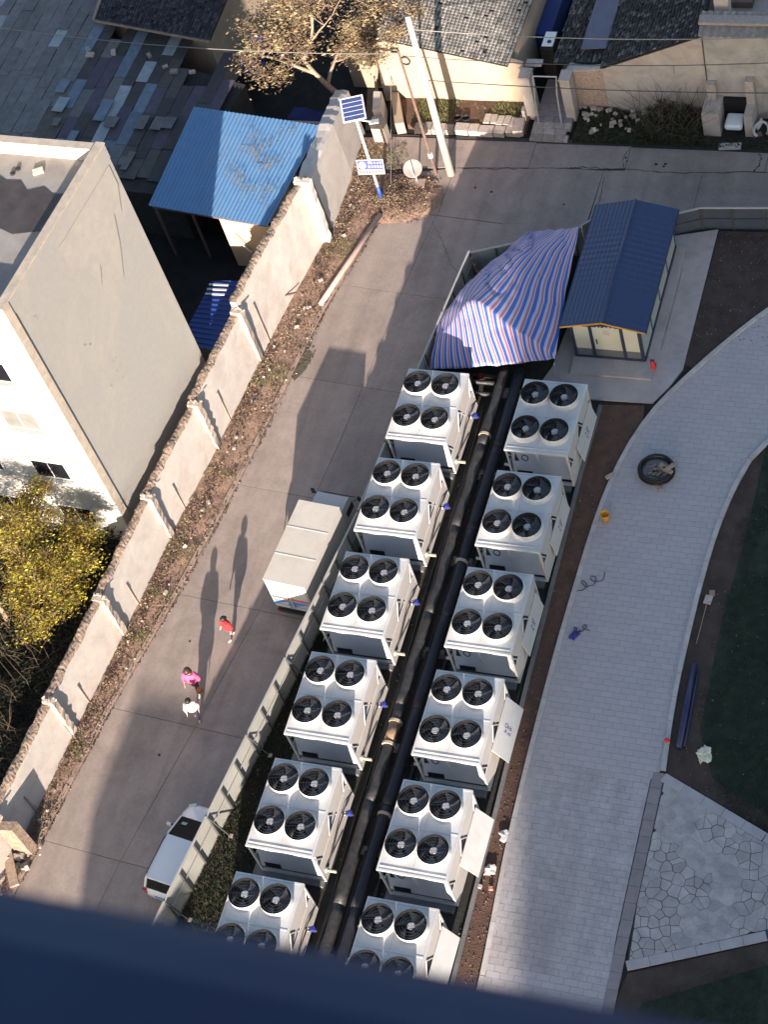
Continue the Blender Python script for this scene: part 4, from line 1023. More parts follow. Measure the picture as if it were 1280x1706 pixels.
def van():
    O = Vector((-2.18, -4.75, ZR)); rz = rad(-4.6)
    r = empty('box_van', (0, 0, 0), label='small white box van with red striped rear doors parked by the hoarding', cat='van')
    W2 = .86; y0, y1 = -1.88, 1.82; zb, zt = .62, 2.45
    b = MB().box((-W2, y0, zb), (W2, y1, zt - .03)).build('cargo_box', M_truckw, r); bevel(b, .03, 2)
    rf = MB().box((-W2 - .01, y0 - .01, zt - .03), (W2 + .01, y1 + .01, zt)).build('box_roof', M_truckroof, r)
    for y in (-.65, .6): MB().box((-W2, y - .02, zt), (W2, y + .02, zt + .012)).build('roof_seam', M_truckroof, rf)
    d = MB().box((-W2 + .05, y0 - .03, zb + .05), (-.01, y0, zt - .08)).build('rear_door', M_truckw, r); d2 = MB().box((.01, y0 - .03, zb + .05), (W2 - .05, y0, zt - .08)).build('rear_door', M_truckw, r)
    for dd, xa, xb in ((d, -W2 + .08, -.04), (d2, .04, W2 - .08)):
        MB().box((xa, y0 - .036, 1.30), (xb, y0 - .031, 1.42)).build('red_stripe', M_redp, dd)
        MB().box((xa, y0 - .036, .85), (xb, y0 - .031, 1.22)).build('blue_print', M_bluep, dd)
        MB().plate([(xa + .1, y0 - .04, .9), (xb - .2, y0 - .04, .9), (xb, y0 - .04, 1.2)], .002).build('white_flash', M_truckw, dd)
    for x in (-.10, .10): MB().tube([(x, y0 - .07, zb + .1), (x, y0 - .07, zt - .15)], .016, 6).build('lock_rod', M_metalg, r)
    MB().box((-.75, y0 - .1, .38), (.75, y0 + .02, .52)).build('rear_bumper', M_trim, r)
    for sx in (-1, 1): MB().box((sx * .72 - .08, y0 - .12, .42), (sx * .72 + .08, y0 - .1, .5)).build('tail_light', M_lampred, r)
    MB().box((-.40, y0 + .1, .42), (.40, 3.2, .60)).build('chassis', M_trim, r)
    # cab, flat faced
    def cs(y, w, z0, z1): return [(-w / 2, y, z0), (w / 2, y, z0), (w / 2, y, z0 + (z1 - z0) * .6), (w / 2 - .08, y, z1), (-w / 2 + .08, y, z1), (-w / 2, y, z0 + (z1 - z0) * .6)]
    cab = loft([cs(1.90, 1.50, .45, 1.72), cs(2.45, 1.52, .45, 1.76), cs(2.80, 1.50, .42, 1.70), cs(3.14, 1.48, .40, 1.18), cs(3.28, 1.42, .40, .88)]).build('cab', M_truckw, r, smooth=True); auto_smooth(cab, 40)
    MB().plate([(-.62, 2.84, 1.68), (.62, 2.84, 1.68), (.68, 3.17, 1.18), (-.68, 3.17, 1.18)][::-1], .02).build('windscreen', M_glass, cab)
    for sx in (-1, 1):
        MB().box((sx * .75 - .012, 2.2, 1.15), (sx * .75 + .012, 2.78, 1.46)).build('side_window', M_glass, cab)
        m_ = MB().bar((sx * .78, 2.9, 1.35), (sx * .98, 2.95, 1.5), .03).build('mirror_arm', M_trim, cab)
        MB().obox((sx * 1.0, 2.95, 1.45), (.13, .06, .28)).build('mirror', M_trim, m_)
        MB().obox((sx * .52, 3.33, .68), (.24, .05, .14)).build('headlight', M_lampw, cab)
        wheel(r, (sx * .72, 2.55, .32), .32, .2); wheel(r, (sx * .72, -.95, .32), .32, .26)
    r.location = O; r.rotation_euler = (0, 0, rz)
van()

# ================================================================== LEFT COMPOUND WALL
M_pier = mat('pier_rubble', (0.40, 0.33, 0.28), 0.95, 0.3, 8, 0.6, 18, stain=(0.25, 0.19, 0.15), stain_amt=0.7, stain_scale=3)
def compound_wall():
    ys_ = [-24, -17.62, -12.84, -8.35, -3.69, 0.83, 5.48, 12.25]
    tops = [1.25, 1.42, 1.55, 1.7, 1.9, 2.15, 2.75]
    labs = ['pale plastered wall bay in the lower left corner of the view', 'pale wall bay second from the bottom left, above bare verge soil', 'pale wall bay just above the people, with stepped pointed shadow',
            'pale wall bay below the yellow tree, twig shadows on its face', 'pale wall bay beside the lower corner of the grey gable building', 'pale wall bay at the foot of the grey gable facing the shadowed road', 'long pale wall bay with peeled patch beside the blue roofed shed']
    for i in range(7):
        a, b = ys_[i], ys_[i + 1]; zt = tops[i]
        r = empty('compound_wall', (interp(WALLX, (a + b) / 2), (a + b) / 2, ZR), label=labs[i], cat='wall', group='bays of the compound wall')
        n_ = 14; mb = MB(); cap = MB(); th = .26
        rows = 6
        for k in range(n_ + 1):
            y = a + .02 + (b - a - .04) * k / n_; xf = interp(WALLX, y) - .10
            for j in range(rows + 1):
                z = ZR - .05 + (zt - ZR) * j / rows
                jit = .02 * mnoise.noise(Vector((y * 1.1, z * 1.3, i)))
                edge = .05 * mnoise.noise(Vector((y * 3, 0, i * 3))) if j == rows else 0
                mb.v.append(Vector((xf + jit - .10 * j / rows, y, z + edge)))
        W1 = rows + 1
        for k in range(n_):
            for j in range(rows):
                p = k * W1 + j; mb.f.append((p, p + W1, p + W1 + 1, p + 1))
        nb = len(mb.v)
        # back and ends
        for k in range(n_ + 1):
            y = a + .02 + (b - a - .04) * k / n_; xf = interp(WALLX, y) - .10 - .10
            mb.v.append(Vector((xf - th, y, ZR - .05))); mb.v.append(Vector((xf - th, y, zt - .05)))
        for k in range(n_):
            p = nb + 2 * k; mb.f.append((p, p + 1, p + 3, p + 2))
            mb.f.append((k * W1 + rows, (k + 1) * W1 + rows, nb + 2 * k + 3, nb + 2 * k + 1))
        mb.f.append(tuple([j for j in range(W1)][::1]) + (nb + 1, nb)); mb.f.append(tuple([n_ * W1 + j for j in reversed(range(W1))]) + (nb + 2 * n_, nb + 2 * n_ + 1))
        mb.build('wall_face', M_wallface, r)
        # rubble coping
        cp = MB(); nr = random.Random(i)
        m_ = int((b - a) / .09)
        rowsx = 5
        for k in range(m_ + 1):
            y = a + (b - a) * k / m_; xf = interp(WALLX, y) - .20
            for j in range(rowsx + 1):
                t = j / rowsx; x = xf + .03 - (th + .12) * t + nr.uniform(-.02, .02) + .07 * mnoise.noise(Vector((y * 1.7, t * 3, i)))
                z = zt - .05 + (.10 * math.sin(math.pi * (.12 + .76 * t))) + nr.uniform(-.015, .025) + (0 if 0 < j < rowsx else -.05) + .09 * mnoise.noise(Vector((y * 1.1, 7, i)))
                cp.v.append(Vector((x, y, z)))
        for k in range(m_):
            for j in range(rowsx):
                p = k * (rowsx + 1) + j; cp.f.append((p, p + rowsx + 1, p + rowsx + 2, p + 1))
        cp.build('coping', M_walltop, r)
        if i < 6:
            ya_, yb_ = a + (b - a) * .30, b - .25; lc = MB()
            for (p_, q_) in ((ya_, (ya_ + yb_) / 2), ((ya_ + yb_) / 2, yb_)):
                x1_, x2_ = interp(WALLX, p_), interp(WALLX, q_); zc_ = ZR + (zt - ZR) * .42
                lc.plate([(x1_ - .075, p_, ZR), (x2_ - .075, q_, ZR), (x2_ - .125, q_, zc_), (x1_ - .125, p_, zc_)], .06)
            lc.build('lower_course', M_wallface, r)
        # vertical batten and a shallow lower course
        for yv in ([a + (b - a) * .28] if i < 6 else [a + .9]):
            xf = interp(WALLX, yv)
            MB().bar((xf - .085, yv, ZR + .05), (xf - .115, yv, zt - 1.15), .05, .035, up=(1, 0, 0)).build('drain_pipe', M_curb, r)
        # broken pier at the north end
        if i >= 0:
            yv = b; xf = interp(WALLX, yv); pr = MB(); rr_ = random.Random(i + 50)
            nz_ = 14
            for k in range(nz_ + 1):
                z = ZR - .05 + (zt - ZR + .22) * k / nz_
                j = lambda s_=.035: rr_.uniform(-s_, s_)
                pw_ = .02 + (.40 if i == 6 else 0)
                pr.v += [Vector((xf - .5 + j(), yv - .20 + j(), z)), Vector((xf + pw_ * .5 + j(), yv - .22 + j(.02), z)), Vector((xf + pw_ * .6 + j(), yv + .05 + j(), z)), Vector((xf - .5 + j(), yv + .16 + j(), z))]
            for k in range(nz_):
                for q in range(4): p = k * 4; pr.f.append((p + q, p + (q + 1) % 4, p + 4 + (q + 1) % 4, p + 4 + q))
            pr.f.append((nz_ * 4, nz_ * 4 + 1, nz_ * 4 + 2, nz_ * 4 + 3))
            pr.build('broken_pier', M_wallface if i == 6 else M_pier, r)
            for q in range(5):
                s_ = rr_.uniform(.05, .10)
                MB().obox((xf - .42 + q * .13, yv - .05 + rr_.uniform(-.08, .08), zt + .2 + s_ * .4), (s_ * 1.6, s_, s_), M=Matrix.Rotation(rr_.uniform(0, 3), 3, (rr_.random(), rr_.random(), 1))).build('stone', M_stone, r)
    # short wall north of the gap
    r = empty('compound_wall', (-7.1, 15, ZR), label='slanting pale wall end beside the solar lamp, north of the open gap', cat='wall', group='bays of the compound wall')
    P = [(-6.97, 12.9), (-7.05, 16.2), (-7.3, 18.9)]
    zs = [2.35, 2.2, 1.6]
    mb = MB()
    nn_ = 16
    for k in range(nn_ + 1):
        t = k / nn_ * 2; i = min(1, int(t)); u = t - i
        x = P[i][0] + (P[i + 1][0] - P[i][0]) * u; y = P[i][1] + (P[i + 1][1] - P[i][1]) * u; z = zs[i] + (zs[i + 1] - zs[i]) * u + .05 * mnoise.noise(Vector((y * 3, 0, 0)))
        z2 = z + random.uniform(-.04, .06)
        mb.v += [Vector((x, y, ZR - .05)), Vector((x - .16, y, z)), Vector((x - .4, y, z2 + .05)), Vector((x - .8 + random.uniform(-.05, .05), y, z2)), Vector((x - 1.0, y, ZR - .05))]
    for k in range(nn_):
        for q in range(4): p = k * 5 + q; mb.f.append((p, p + 5, p + 6, p + 1))
    mb.f.append((0, 1, 2, 3, 4)); mb.f.append(tuple(nn_ * 5 + q for q in reversed(range(5))))
    mb.build('wall_face', M_wallface, r)
    MB().box((-6.6, 18.25, ZR), (-6.0, 18.75, .2)).build('stone_step', M_stone, r)
compound_wall()
bt_ = [o for o in bpy.data.objects if o.name == 'compound_wall'][0]
MB().prism([(-9.85, -18.05), (-9.25, -17.98), (-9.2, -17.6), (-9.85, -17.7)], ZR - .05, 1.15).build('buttress', M_walltop, bt_)
# gap in the wall: dark drain line between y 12.3 and 12.9 is the real gap

o = MB().bar((-8.15, 8.0, 0.0), (-7.35, 8.9, -.55), .07).bar((-8.1, 7.9, -.05), (-7.9, 7.4, -.6), .03).build('dead_branch', M_poledark, loc=(-7.8, 8.4, -.3)); tag(o, 'dark dead branch leaning across the long peeled wall bay', 'branch')
# ---- rubble at the lower left
rb_ = empty('stone_heap', (-10.1, -18.2, ZR), label='heap of broken stones and weeds in the lower left corner', cat='rubble')
rr_ = random.Random(3)
sm_ = []
for k in range(60):
    s_ = rr_.uniform(.08, .24); x = -10.2 + rr_.gauss(0, .42); y = -18.2 + rr_.gauss(0, .5); z = ZR + .1 + max(0, .5 - math.hypot(x + 10.2, y + 18.2) * .5) * rr_.random()
    MB().obox((x, y, z), (s_ * 1.3, s_, s_ * .8), M=Matrix.Rotation(rr_.uniform(0, 3), 3, (rr_.random(), rr_.random(), rr_.random() + .1))).build('stone', M_stone, rb_)
MB().obox((-10.0, -18.3, -.55), (.35, 2.6, .12), rz=.6).build('plank', M_rustwood, rb_)
MB().obox((-10.35, -18.9, -.50), (.22, 2.3, .10), rz=.62).build('plank', M_rustwood, rb_)

# ================================================================== GABLE BUILDING
def quadbox(mb, P, z0, z1): return mb.prism(P, z0, z1)
C1 = Vector((-9.41, 3.79)); U = Vector((-.102, -.995)); V = Vector((-.9985, .04)); D8 = 8.02; WID = 16.0
def gp(u, v): p = C1 + U * u + V * v; return (p.x, p.y)
def gable_building():
    r = empty('gable_building', (*gp(4, 6), ZR), label='flat roofed building with a blank grey end wall and white front', cat='building')
    zt = 12.75
    MB().prism([gp(.02, .02), gp(D8 - .06, .02), gp(D8 - .06, WID), gp(.02, WID)], ZR - .1, zt).build('core_wall', M_gable, r)
    MB().prism([gp(D8 - .06, -.01), gp(D8, -.01), gp(D8, WID), gp(D8 - .06, WID)], ZR - .1, zt + .70).build('front_wall', M_whitefront, r)
    # corner strip
    MB().prism([gp(D8 - .36, -.03), gp(D8 + .03, -.03), gp(D8 + .03, .02), gp(D8 - .36, .02)], ZR - .1, zt + .7).build('corner_strip', M_parapet, r)
    # parapets
    MB().prism([gp(-.0, -.0), gp(D8 - .06, -.0), gp(D8 - .06, .30), gp(-.0, .30)], zt, zt + .68).build('east_parapet', M_gable, r)
    MB().prism([gp(-.02, -.02), gp(D8 + .02, -.02), gp(D8 + .02, .33), gp(-.02, .33)], zt + .68, zt + .76).build('parapet_coping', M_parapet, r)
    MB().prism([gp(.0, .33), gp(.28, .33), gp(.28, WID), gp(.0, WID)], zt, zt + .62).build('north_parapet', M_parain, r)
    MB().prism([gp(-.03, .33), gp(.31, .33), gp(.31, WID), gp(-.03, WID)], zt + .62, zt + .68).build('parapet_coping', M_parapet, r)
    MB().prism([gp(.29, .34), gp(D8 - .07, .34), gp(D8 - .07, WID), gp(.29, WID)], zt - .02, zt + .03).build('roof_deck', M_roofdeck, r)
    gm = mat('render_patch', (0.335, 0.31, 0.28), .9, .08, 2.5, .2, 30, stain=(0.30, 0.29, 0.275), stain_amt=.9, stain_scale=1.2)
    def gpatch(pts, m, nm, d=.0035):
        P = [Vector((*gp(u, -d), z)) for u, z in pts]; MB().plate(P, .002).build(nm, m, r)
    gpatch([(.25, 12.6), (.25, 11.6), (.7, 10.6), (1.1, 10.9), (1.5, 9.7), (2.1, 8.5), (2.6, 8.9), (2.9, 10.1), (3.3, 9.4), (3.6, 10.6), (4.3, 11.4), (4.4, 12.6)], gm, 'render_patch')
    rg = random.Random(6); mk = MB()
    for k in range(18):
        cu, cz = rg.choice([(3.6, 8.6), (5.6, 8.2), (7.3, 10.2), (7.6, 8.6), (4.8, 6.2), (6.7, 11.6), (2.8, 10.9)]); u = cu + rg.gauss(0, .28); z = cz + rg.gauss(0, .45)
        if not (.1 < u < 7.8): continue
        L_ = rg.uniform(.05, .15); a = rg.uniform(.6, 1.5); w_ = rg.uniform(.012, .03)
        P = [Vector((*gp(u + q[0], -.006), z + q[1])) for q in ((0, 0), (w_, 0), (w_ + L_ * math.cos(a), L_ * math.sin(a)), (L_ * math.cos(a), L_ * math.sin(a)))]; mk.plate(P, .002)
    mk.build('scuff_marks', mat('scuff', (0.15, 0.155, 0.15), .9), r)
    # torn roofing felt patch
    pts_ = [(1.9, .5), (2.05, 1.4), (1.75, 1.9), (2.0, 2.5), (1.55, 3.0), (1.6, 3.6), (1.35, 4.1), (1.75, 4.6), (2.0, 5.4), (2.6, 5.1), (3.0, 5.3), (3.3, 4.7), (3.15, 4.1), (3.45, 3.7), (4.05, 3.5), (3.9, 2.6), (4.1, 2.0), (3.7, .5)]
    MB().prism([gp(*p) for p in pts_][::-1], zt + .03, zt + .055).build('felt_patch', M_puddle, r)
    for (u, v) in ((1.0, 3.4), (1.25, 3.5)): MB().lathe((*gp(u, v), zt + .03), [(.10, 0), (.09, .08), (0, .09)], 7).build('debris', M_trim, r)
    bm_ = MB().obox((*gp(1.05, 2.5), zt + .09), (.4, .25, .1), rz=.5).build('debris', M_bagc, r)
    MB().tube([(*gp(5.0, 4.2), zt + .06), (*gp(4.6, 3.2), zt + .9)], .03, 6).build('vent_pole', M_metalg, r)
    ck = MB(); ck.tube([(*gp(4.6 + .35 * math.cos(t * .5), 4.6 + .35 * math.sin(t * .5)), zt + .06 + .01 * t) for t in range(22)], .02, 5); ck.build('wire_coil', M_wpaint, r)
    # windows on the front
    def win(v, z, w, h, openp=False):
        fo = .04
        def q(a, b, c, d, u0, u1, nm, m, par): return MB().prism([gp(D8 + u0, a), gp(D8 + u1, a), gp(D8 + u1, b), gp(D8 + u0, b)], c, d).build(nm, m, par)
        f = q(v, v + w, z, z + h, .001, .05, 'window', M_wpaint, r)
        q(v + .06, v + w / 2 - .03, z + .06, z + h - .06, .051, .06, 'pane', M_glass if openp else M_winpane, f)
        q(v + w / 2 + .03, v + w - .06, z + .06, z + h - .06, .051, .06, 'pane', M_glass if openp else M_winpane, f)
        q(v - .12, v + w + .12, z - .16, z - .06, .001, .2, 'sill', M_whitefront, f)
        q(v - .12, v + w + .12, z + h + .05, z + h + .15, .001, .16, 'lintel', M_whitefront, f)
    M_winpane = mat('window_pane', (0.20, 0.20, 0.19), .15, .2, 1, spec=.7)
    for zf, op in ((9.2, True), (6.25, False), (3.05, True), (-.0, True)):
        win(1.35, zf, 1.55, 1.15, op)
        for v in (4.4, 7.6, 10.8): win(v, zf, 1.5, 1.2, op)
    MB().prism([gp(D8, .3), gp(D8 + .35, .3), gp(D8 + .35, WID), gp(D8, WID)], 4.6, 4.72).build('canopy', M_whitefront, r)
gable_building()
# leaning pale stick by its corner
o = MB().tube([(-11.15, -3.3, ZR), (-11.18, -3.25, 1.0), (-11.12, -3.2, 2.6)], .05, 8).build('metal_pole', M_wpaint, loc=(-11.15, -3.3, ZR)); tag(o, 'slim pale pole standing between the yellow tree and grey gable', 'pole')

# ================================================================== SHEDS
def corrugated(mb, P00, P10, P11, P01, nrib, amp=.05, prof=4):
    """ribs run from the P0* edge to the P1* edge"""
    P00, P10, P11, P01 = map(Vector, (P00, P10, P11, P01)); n_ = nrib * prof
    nrm = (P10 - P00).cross(P01 - P00).normalized()
    if nrm.z < 0: nrm = -nrm
    b = len(mb.v)
    for i in range(n_ + 1):
        t = i / n_; ph = i % prof
        h = amp if ph == 0 else (amp if (ph == 1 and prof > 4) else 0)
        a = P00.lerp(P01, t) + nrm * h; c = P10.lerp(P11, t) + nrm * h
        mb.v += [a, c]
    for i in range(n_): p = b + 2 * i; mb.f.append((p, p + 1, p + 3, p + 2))
    return mb
def shed():
    r = empty('blue_shed', (-11, 13.2, ZR), label='lean-to shed with bright blue ribbed steel roof, half in shade', cat='shed')
    A = (-14.10, 16.79, 2.35); B = (-7.75, 16.15, 2.15); C = (-8.40, 10.25, 2.05); D = (-14.2, 10.85, 2.25)
    # ribs run north-south; nine roof sheets
    A, B, C, D = map(Vector, (A, B, C, D)); ns = 8
    for i in range(ns):
        t0, t1 = i / ns, (i + 1) / ns
        P = [D.lerp(C, t0), A.lerp(B, t0), A.lerp(B, t1), D.lerp(C, t1)]
        dz = Vector((0, 0, .004 * (i % 2)))
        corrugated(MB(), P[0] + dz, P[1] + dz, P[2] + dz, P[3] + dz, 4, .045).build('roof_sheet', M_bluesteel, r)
    W_ = MB()
    MB().box((-10.8, 10.55, ZR), (-8.55, 10.75, 2.0)).build('wall', mat('orange_plaster', (0.58, 0.40, 0.27), .95, .08, 2), r)
    MB().box((-8.75, 10.6, ZR), (-8.55, 15.9, 1.95)).build('wall', MATS['orange_plaster'], r)
    MB().box((-14.0, 16.4, ZR), (-8.0, 16.55, 2.0)).build('wall', M_houseA, r)
    for x in (-14.0, -12.3, -10.8): MB().bar((x, 10.95, ZR), (x, 10.95, 2.1), .1).build('post', M_poledark, r)
    MB().bar((-14.1, 10.95, 2.1), (-8.5, 10.4, 1.95), .1).build('eave_beam', M_poledark, r)
    MB().bar((-10.2, 10.2, 1.3), (-9.75, 10.35, .2), .05).build('prop_stick', M_wpaint, r)
shed()
def shed2():
    r = empty('blue_lean_to', (-9.9, 6.4, ZR), label='small shaded blue ribbed roof squeezed between gable and wall', cat='shed')
    P = [(-11.0, 4.6, .75), (-10.6, 8.0, .9), (-8.45, 8.1, 1.0), (-8.6, 4.3, .85)]
    corrugated(MB(), P[0], P[3], P[2], P[1], 14, .04).build('roof_sheet', M_blueshade, r)
    MB().box((-10.4, 4.6, ZR), (-8.8, 7.8, .6)).build('wall', M_houseA, r)
    st = MB()
    for k in range(3): st.obox((-10.15 + .0, 7.75 - k * .26, 1.0), (.9, .09, .03), rz=.03)
    st.build('white_mark', M_wpaint, r)
shed2()

# ================================================================== PATCHWORK ROOF
def patch_roof():
    r = empty('patchwork_roof', (-20, 17, ZR), label='big roof patched with grey, blue and mossy cement boards', cat='roof')
    mb = MB().prism([(-33, 13.2), (-13.4, 11.9), (-12.5, 18.9), (-17.5, 20.3), (-22, 21.9), (-22, 27), (-33, 28)], ZR, 1.75)
    mb.build('roof_base', M_tilebase, r)
    rr = random.Random(8)
    pal = [(0.14, 0.14, 0.15), (0.13, 0.135, 0.15), (0.16, 0.15, 0.145), (0.12, 0.12, 0.13), (0.10, 0.09, 0.10)]
    mats = [mat('cement_board_%s' % n_, c, .8, .2, 3, .25, 25, stain=s_, stain_amt=.5, hue=.12) for n_, c, s_ in (
        ('grey', (0.135, 0.13, 0.132), (0.07, 0.07, 0.07)), ('dark', (0.052, 0.047, 0.048), (0.028, 0.027, 0.028)), ('mossy', (0.078, 0.07, 0.064), (0.032, 0.031, 0.026)),
        ('blue', (0.13, 0.165, 0.215), (0.08, 0.10, 0.13)), ('pale', (0.25, 0.275, 0.30), (0.17, 0.19, 0.21)), ('plum', (0.075, 0.062, 0.085), (0.045, 0.04, 0.055)))]
    g_, dk, ms, bl, pa, pl = mats
    w = .62
    cnt = 0
    for i in range(32):
        x = -32.5 + i * w
        y = 12.2 + rr.uniform(-.2, .6) if x > -24 else 13.5
        ymax = 18.7 if x > -17 else (20.8 if x > -21 else (24.5 if x > -25 else 27))
        ymax += rr.uniform(-.7, .3); ymin = 12.5 - (x + 13) * .05
        y = ymin + rr.uniform(0, .4)
        layer = 0
        while y < ymax:
            L = rr.choice([1.2, 1.7, 1.9, 1.9]); 
            if x > -17.3: m = rr.choice([dk, ms, pl, ms, dk])
            elif x > -19.5: m = rr.choice([bl, g_, pa, g_, bl, pl, dk])
            elif x > -21: m = rr.choice([pl, pl, dk, g_])
            elif x > -22.5: m = rr.choice([g_, dk, ms, g_, bl])
            else: m = rr.choice([g_, g_, g_, g_, pa if y > 20 else g_])
            sh = (y - 12) * .06          # whole roof leans with the rows
            zz = 1.80 + (y - 12) * .03 + (layer % 2) * .018 + rr.uniform(0, .01)
            rot = rr.uniform(-.03, .03)
            xx = x + sh + w / 2
            if xx > -13.0: break
            tilt = Matrix.Rotation(rot - .06, 3, 'Z') @ Matrix.Rotation(.028, 3, 'X')
            MB().obox((xx, y + L / 2, zz + .02), (w - .02, L + .10, .018), M=tilt).build('board', m, r); cnt += 1
            y += L; layer += 1
    for k in range(16):
        x = rr.uniform(-24, -14.5); y = rr.uniform(13.5, 19)
        MB().obox((x, y, 1.93 + (y - 12) * .03), (rr.uniform(.35, .6), rr.uniform(.5, 1.5), .02), rz=-.06 + rr.uniform(-.04, .04)).build('board', rr.choice([pa, bl, pa, g_]), r)
    for k in range(7):
        x = -21.5 + k * 1.1 + rr.uniform(-.5, .5); y = 20.3 - max(0, k - 2) * .34 + rr.uniform(-.3, .3)
        s_ = rr.uniform(.12, .25)
        MB().obox((x, y, 2.1), (s_ * 1.6, s_, s_ * .6), rz=rr.uniform(0, 3)).build('stone', M_stone, r)
patch_roof()

# ================================================================== OLD HOUSES
def tile_roof(par, A, B, C, D, nu, nv, m, name='tiles', amp=.05, seed=1, jit=.35):
    """A,B lower edge (left,right); D,C upper edge (left,right). nu tiles across, nv courses"""
    A, B, C, D = map(Vector, (A, B, C, D)); nrm = (B - A).cross(D - A).normalized()
    if nrm.z < 0: nrm = -nrm
    base = MB().plate([A - nrm * .02, B - nrm * .02, C - nrm * .02, D - nrm * .02], .06); base.build('roof_deck', M_tilebase, par)
    mb = MB(); rr = random.Random(seed)
    P = lambda u, v: A.lerp(B, u).lerp(D.lerp(C, u), v)
    for j in range(nv):
        for i in range(nu):
            if rr.random() < .025: continue
            u0, u1 = (i + .06) / nu, (i + .94) / nu; v0, v1 = j / nv, (j + 1.25) / nv
            v1 = min(1.0, v1); du = rr.uniform(-jit, jit) * .12 / nu; dz = rr.uniform(0, .012)
            vs = []
            for e, vv in enumerate((v0, v1)):
                lift = (.045 if e == 0 else .008) + dz
                for t, h in ((0, 0), (.3, amp), (.7, amp), (1, 0)):
                    vs.append(P(u0 + (u1 - u0) * t + du, vv) + nrm * (lift + h))
            mb.add(vs, [(0, 1, 5, 4), (1, 2, 6, 5), (2, 3, 7, 6), (0, 3, 2, 1)])
    return tag(mb.build(name, m, par), kind='stuff')
def tilemat(name, cols): return leafmat_sorted(name, cols)
M_tA = tilemat('tiles_shaded_house', [(0.028, 0.028, 0.034), (0.05, 0.05, 0.06), (0.02, 0.02, 0.025), (0.085, 0.085, 0.095), (0.036, 0.036, 0.042)])  # tones lowered to hold the deep shade on this roof
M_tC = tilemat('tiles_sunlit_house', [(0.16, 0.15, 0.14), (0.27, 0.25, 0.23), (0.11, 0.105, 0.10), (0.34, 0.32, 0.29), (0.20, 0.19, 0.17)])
M_tD = tilemat('tiles_shaded_gate', [(0.03, 0.03, 0.034), (0.06, 0.058, 0.062), (0.02, 0.02, 0.023), (0.15, 0.145, 0.15), (0.036, 0.035, 0.038), (0.03, 0.029, 0.031), (0.045, 0.044, 0.048)])  # tile tones darkened here too for the deep shade
def house_A():
    r = empty('tan_house', (-18, 23, ZR), label='tan walled house under dark tiles above the patchwork roof', cat='house')
    MB().prism([(-20.5, 22.35), (-14.95, 21.1), (-14.2, 27), (-20.5, 28)], ZR, 2.78).build('wall', M_houseA, r)
    MB().box((-19.35, 22.03, 1.95), (-19.0, 22.12, 2.25)).build('vent_hole', M_trim, r)
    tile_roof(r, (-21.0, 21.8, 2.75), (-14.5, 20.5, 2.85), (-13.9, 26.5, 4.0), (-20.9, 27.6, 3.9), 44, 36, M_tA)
    MB().bar((-21.0, 21.78, 2.72), (-14.5, 20.48, 2.82), .12, .08).build('eave_board', M_rustwood, r)
    MB().bar((-21.02, 21.8, 2.75), (-21.0, 27.6, 3.9), .2, .1).build('verge_board', M_rustwood, r)
house_A()
